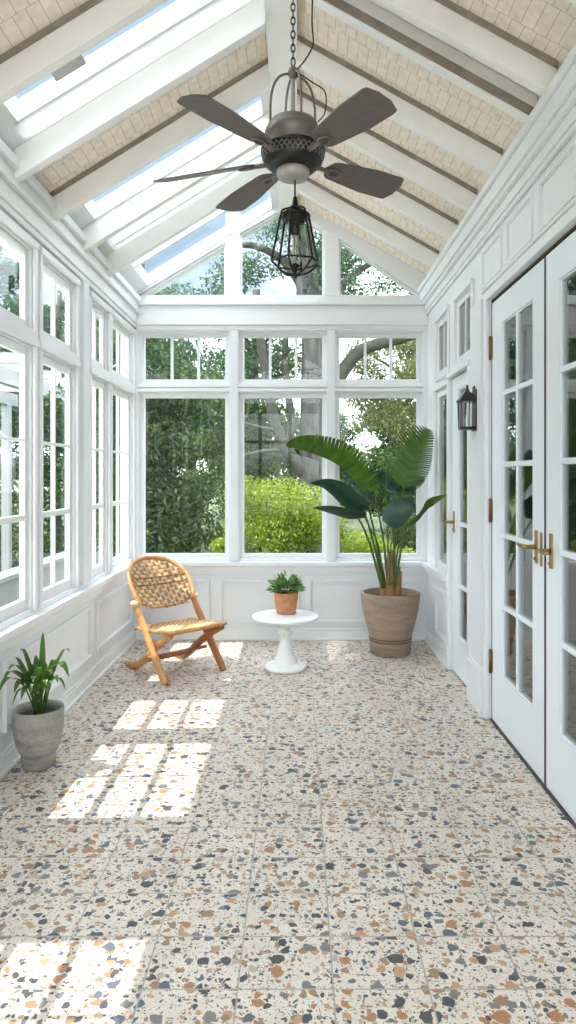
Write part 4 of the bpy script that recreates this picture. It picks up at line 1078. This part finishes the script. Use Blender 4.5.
def tree(name, base, h, tr, blobs, mat, label, count, size, seed, cat='tree', group='garden trees', bark='bark', limbs=6):
    e = empty(name, base, label, cat, group)
    rnd = random.Random(seed); bx, by, bz = base
    m = MB(); path = [(bx, by, bz), (bx + rnd.uniform(-.1, .1), by, bz + h * .3), (bx + rnd.uniform(-.15, .15), by, bz + h * .65), (bx + rnd.uniform(-.2, .2), by, bz + h)]
    c = smooth(path, 6); m.tube(c, [tr * (1.15 - .75 * i / (len(c) - 1)) for i in range(len(c))], 12)
    tr_o = m.build('trunk', M[bark], e)
    if limbs:
        for k in range(limbs):
            b = blobs[rnd.randrange(len(blobs))][0]; z0 = bz + h * rnd.uniform(.35, .8)
            s = Vector((bx, by, z0)); t_ = Vector(b); mm = MB(); cc = smooth([s, s.lerp(t_, .5) + Vector((0, 0, .15)), t_], 4)
            mm.tube(cc, [tr * .4 * (1.1 - .85 * i / (len(cc) - 1)) for i in range(len(cc))], 7); mm.build('branch', M[bark], tr_o)
    m = MB(); leaves(m, blobs, count, size, seed); m.build('foliage', M[mat], e)
    return e
def shrub(name, c, r, hz, mat, label, count, size, seed, nb=14):
    e = empty(name, (c[0], c[1], gz), label, 'shrub', 'garden shrubs')
    m = MB(); rnd = random.Random(seed)
    for k in range(7):
        a = 2 * PI * k / 7; m.tube([(c[0], c[1], gz), (c[0] + r * .5 * math.cos(a), c[1] + r * .5 * math.sin(a), gz + hz * .8)], [.025, .008], 6)
    m.build('stems', M['limb'], e)
    m = MB(); leaves(m, crown((c[0], c[1], gz + hz * .5), r * .8, r * .8, hz * .42, nb, r * .42, seed), count, size, seed); m.build('foliage', M[mat], e)
    return e

# the big old tree outside the middle window
e = empty('old_garden_tree', (.23, 12, gz), 'big grey-barked tree outside the middle back window', 'tree', 'garden trees')
m = MB(); c = smooth([P(313, 590, 12), P(311, 540, 12), P(311, 470, 12), P(312, 400, 12), P(313, 330, 12), P(306, 270, 12), P(300, 200, 12), P(300, 100, 12)], 5)
m.tube(c, [.24 if i < 3 else .205 if i < 22 else max(.10, .23 - .01 * (i - 22)) for i in range(len(c))], 18); trunk = m.build('trunk', M['bark'], e)
for pts, r0, r1 in (([P(309, 478, 12), P(296, 462, 11.9), P(285, 448, 11.8), P(276, 425, 11.8), P(270, 398, 11.8), P(262, 350, 11.8), P(256, 290, 11.8)], .13, .07),
                    ([P(284, 447, 11.8), P(292, 425, 11.9), P(289, 400, 12), P(285, 360, 12.1), P(288, 300, 12.2)], .085, .05),
                    ([P(282, 450, 11.8), P(262, 451, 11.6), P(243, 455, 11.5), P(225, 450, 11.4)], .03, .015),
                    ([P(275, 430, 11.8), P(262, 428, 11.6), P(248, 424, 11.5), P(230, 420, 11.4)], .04, .018),
                    ([P(314, 398, 12), P(330, 390, 11.9), P(345, 368, 11.8), P(362, 350, 11.7), P(395, 340, 11.6), P(430, 330, 11.5)], .16, .08),
                    ([P(312, 330, 12), P(330, 300, 12), P(360, 270, 12.1), P(400, 250, 12)], .10, .04),
                    ([P(304, 290, 12), P(285, 262, 12), P(250, 245, 11.9), P(200, 250, 11.8)], .10, .035)):
    mm = MB(); cc = smooth(pts, 5); mm.tube(cc, [r0 + (r1 - r0) * i / (len(cc) - 1) for i in range(len(cc))], 10); mm.build('branch', M['limb'], trunk)
m = MB()
bl = crown((.35, 12.6, 5.3), 2.0, 1.2, 1.1, 40, .5, 21) + crown((-2.0, 12.6, 4.5), .9, .8, .35, 9, .4, 24) + crown((-.9, 12.4, 4.0), 1.3, .7, .7, 12, .42, 22)
leaves(m, bl, 20000, .09, 23); m.build('foliage', M['leaf_teal'], e)

tree('evergreen_tree', (-2.05, 9.1, gz), 5.6, .16, crown((-2.05, 9.1, 1.6), .95, .45, 2.25, 70, .5, 31), 'leaf_dark', 'dark evergreen tree filling the left back window', 34000, .085, 32)
tree('leafy_tree', (-1.0, 14.8, gz), 5.5, .13, crown((-.9, 14.8, 2.4), 1.1, .8, 2.2, 36, .5, 33), 'leaf_mid', 'mid green tree behind the evergreen outside the left back window', 18000, .10, 34)
tree('pale_tree', (2.55, 13.5, gz), 6.0, .13, crown((2.3, 13.5, 3.2), 1.25, 1.0, 1.35, 40, .5, 35), 'leaf_pale', 'pale yellow-green tree outside the right back window', 24000, .075, 36)
tree('leafy_tree', (.3, 17.5, gz), 5, .14, crown((.3, 17.5, 2.0), 1.2, .7, 1.9, 30, .5, 37), 'leaf_mid', 'mid green tree far behind the big grey-barked tree', 15000, .12, 38)
tree('evergreen_tree', (3.2, 17.5, gz), 5, .14, crown((3.2, 17.5, 1.4), 1.2, .8, 1.5, 28, .5, 39), 'leaf_dark', 'dark tree behind the leaves of the big potted plant', 14000, .12, 40)
tree('leafy_tree', (-3.3, 21.3, gz), 5, .16, crown((-3.3, 21.3, 3.0), 1.5, .9, 2.7, 44, .7, 43), 'leaf_teal', 'tall tree behind the evergreen seen high in the left back windows', 18000, .15, 44)
shrub('lime_shrub', (-.38, 10.95), 1.0, 2.1, 'leaf_lime', 'bright lime green shrub outside the middle back window', 20000, .065, 51, 26)
shrub('lime_shrub', (-.92, 7.6), .33, 1.6, 'leaf_lime', 'small lime shrub at the edge of the left back window', 1800, .06, 52, 8)
shrub('lime_shrub', (1.22, 11), .75, 1.35, 'leaf_lime', 'low lime shrub behind the big potted plant', 9000, .06, 53, 14)
shrub('lime_shrub', (.45, 13.2), .9, 1.9, 'leaf_lime', 'lime shrub partly behind the big grey trunk', 8000, .07, 54, 14)
shrub('dark_shrub', (1.9, 12.2), .8, 1.5, 'leaf_mid', 'darker shrub low in the right back window', 8000, .07, 55, 12)
shrub('dark_shrub', (-1.75, 7.4), .42, .95, 'leaf_mid', 'low green shrub below the evergreen outside the left back window', 7000, .06, 56, 12)
# the tree line at the end of the garden
for k, (x, h, mt, lb) in enumerate(((-7.5, 8.5, 'leaf_teal', 'far left tree of the tree line at the end of the garden'), (-4.6, 8, 'leaf_dark', 'dark tree second from the left in the far tree line'), (-1.9, 6.6, 'leaf_mid', 'mid green tree in the far tree line, left of the big grey trunk'), (.9, 5.4, 'leaf_dark', 'dark tree in the far tree line, right behind the big grey trunk'), (3.6, 5.6, 'leaf_mid', 'mid green tree in the far tree line, right of the big grey trunk'), (6.2, 7, 'leaf_teal', 'far right tree of the tree line at the end of the garden'))):
    yd = 25.0 + 5.2 * (k % 2)
    tree('distant_tree', (x * yd / 25, yd, gz), h * .7, .2, crown((x * yd / 25, yd, gz + h * .48), 1.5, 1.0, h * .42, 34, .75, 90 + k), mt, lb, 11000, .2, 95 + k, group='tree line')
# trees seen through the left windows
LTs = [(-6.6, 18.6, 9.5, 'leaf_teal'), (-11.2, 15.0, 7.5, 'leaf_teal'), (-9.6, 10.5, 7.0, 'leaf_mid'), (-6.6, 7.0, 6.4, 'leaf_teal'), (-6.8, 3.2, 6.2, 'leaf_mid'), (-9.9, 22.0, 10, 'leaf_teal'), (-4.1, 16.4, 7.4, 'leaf_teal')]
ll = ['cool green tree outside the left wall windows, beyond the pergola', 'cool green tree far behind the pergola outside the left wall', 'mid green tree beside the pergola', 'cool green tree beside the lawn left of the sunroom, reflected in the doors', 'mid green tree left of the camera outside, reflected in the doors', 'tallest cool green tree farthest from the left wall windows', 'cool green tree nearest the back left corner outside']
for k, (x, y, h, mt) in enumerate(LTs):
    tree('leafy_tree', (x, y, gz), h * .75, .15, crown((x, y, gz + h * .52), 1.4, 1.1, h * .45, 48, .55, 60 + k), mt, ll[k], 26000, .16, 80 + k)
hg = empty('clipped_hedge', (-5.2, 13.9, gz), 'tall clipped green hedge standing behind the pergola', 'hedge', 'garden shrubs')
m = MB(); rnd = random.Random(77)
for k in range(9): m.tube([(-7.0 + .45 * k, 13.9, gz), (-7.0 + .45 * k + rnd.uniform(-.1, .1), 13.9, gz + 2.6)], [.04, .02], 7)
m.build('stems', M['limb'], hg)
m = MB(); leaves(m, [((-7.1 + .37 * i, 13.9, gz + .32 + .5 * j), .34, .40) for i in range(11) for j in range(8)], 26000, .10, 78); m.build('foliage', M['leaf_teal'], hg)
# unseen tree added so its crown keeps sun off the roof glass
tree('sun_blocker_tree', (-4.9, 4.43, gz), 12.8, .09, crown((-5.1, 4.15, 12.9), .95, 2.2, .8, 64, .55, 71), 'leaf_teal', 'unseen sun blocker in tree form, added to shade the roof glass', 28000, .15, 72, limbs=0)
# white garden structure beyond the left windows
pg = empty('pergola', (-4.2, 11, gz), 'white garden pergola outside the left wall windows', 'pergola')
for x, y in ((-4.2, 8.6), (-4.2, 10.6), (-4.2, 12.6), (-5.4, 8.6), (-5.4, 10.6), (-5.4, 12.6)):
    m = MB(); m.box(x - .07, x + .07, y - .07, y + .07, gz, 2.75); m.box(x - .1, x + .1, y - .1, y + .1, gz, gz + .25); m.build('post', M['siding'], pg, bevel=.006)
for x in (-4.2, -5.4):
    m = MB(); m.box(x - .05, x + .05, 8.2, 13, 2.75, 2.98); m.build('beam', M['siding'], pg, bevel=.006)
m = MB()
for y in (8.5, 9.3, 10.1, 10.9, 11.7, 12.5): m.box(-5.8, -3.8, y - .03, y + .03, 2.98, 3.12)
m.build('cross_slats', M['siding'], pg)
gwall = MB(); gwall.box(-4.05, -3.85, 7.5, 13.5, gz, .05); gwall.box(-4.09, -3.81, 7.45, 13.55, .05, .12); gwall.box(-4.09, -3.83, 7.45, 13.55, gz, gz + .15)
tag(gwall.build('garden_wall', M['siding'], None, loc=(-3.95, 10.5, gz), bevel=.006), 'low white garden wall outside the left wall windows', 'wall')

# ------------------------------------------------------------------ light
w = bpy.data.worlds.new('sky'); sc.world = w; w.use_nodes = True; nt = w.node_tree; nt.nodes.clear(); L = nt.links
out = N(nt, 'ShaderNodeOutputWorld'); bg = N(nt, 'ShaderNodeBackground')
tc = N(nt, 'ShaderNodeTexCoord'); sp_ = N(nt, 'ShaderNodeSeparateXYZ'); L.new(tc.outputs['Generated'], sp_.inputs[0])
# bright broken cloud with one blue opening ahead of the house
gr = ramp(nt, [(0, (.30, .31, .27)), (.03, (.86, .94, 1.0)), (1, (.86, .94, 1.02))]); L.new(sp_.outputs[2], gr.inputs['Fac'])
dt = N(nt, 'ShaderNodeVectorMath', operation='DOT_PRODUCT'); dt.inputs[1].default_value = Vector((-.22, .84, .50)).normalized(); L.new(tc.outputs['Generated'], dt.inputs[0])
mp = N(nt, 'ShaderNodeMapping'); mp.inputs['Scale'].default_value = (1, 1, 2.5); L.new(tc.outputs['Generated'], mp.inputs['Vector'])
nz = N(nt, 'ShaderNodeTexNoise'); nz.inputs['Scale'].default_value = 4.5; nz.inputs['Detail'].default_value = 6; L.new(mp.outputs['Vector'], nz.inputs['Vector'])
ns = N(nt, 'ShaderNodeMath', operation='MULTIPLY_ADD'); ns.inputs[1].default_value = .10; L.new(nz.outputs['Fac'], ns.inputs[0]); L.new(dt.outputs['Value'], ns.inputs[2])
gp_ = N(nt, 'ShaderNodeMapRange', interpolation_type='SMOOTHSTEP'); gp_.inputs['From Min'].default_value = .96; gp_.inputs['From Max'].default_value = 1.025; L.new(ns.outputs[0], gp_.inputs['Value'])
mx = N(nt, 'ShaderNodeMix', data_type='RGBA'); L.new(gp_.outputs[0], mx.inputs['Factor']); L.new(gr.outputs['Color'], mx.inputs['A']); mx.inputs['B'].default_value = (.080, .112, .150, 1)
L.new(mx.outputs['Result'], bg.inputs['Color']); bg.inputs['Strength'].default_value = 4.6; L.new(bg.outputs[0], out.inputs['Surface'])
sun = bpy.data.lights.new('sun', 'SUN'); sun.energy = 5.6; sun.angle = math.radians(.55); sun.color = (1, .955, .88)
so_ = bpy.data.objects.new('sun', sun); COL.objects.link(so_); so_.location = (-6, 0, 14)
so_.rotation_euler = Vector((.485, .02, -1)).to_track_quat('-Z', 'Y').to_euler()

# ------------------------------------------------------------------ camera
cd = bpy.data.cameras.new('camera'); cam = bpy.data.objects.new('camera', cd); COL.objects.link(cam)
cam.location = (0, 0, H); cam.rotation_euler = (PI / 2, 0, 0)
cd.sensor_fit = 'VERTICAL'; cd.sensor_height = 36; cd.sensor_width = 36 * 576 / 1024; cd.lens = F / 1024 * 36
cd.shift_x = -(CX - 288) / 1024; cd.shift_y = -(512 - CY) / 1024; cd.clip_start = .02; cd.clip_end = 300
sc.camera = cam
vs_ = sc.view_settings; vs_.view_transform = 'Standard'; vs_.look = 'None'; vs_.gamma = 1; vs_.use_curve_mapping = False; vs_.exposure = .48
cy = sc.cycles; cy.max_bounces = 14; cy.diffuse_bounces = 7; cy.glossy_bounces = 5; cy.transparent_max_bounces = 40; cy.use_denoising = True; cy.sample_clamp_indirect = 8; cy.caustics_reflective = False; cy.caustics_refractive = False
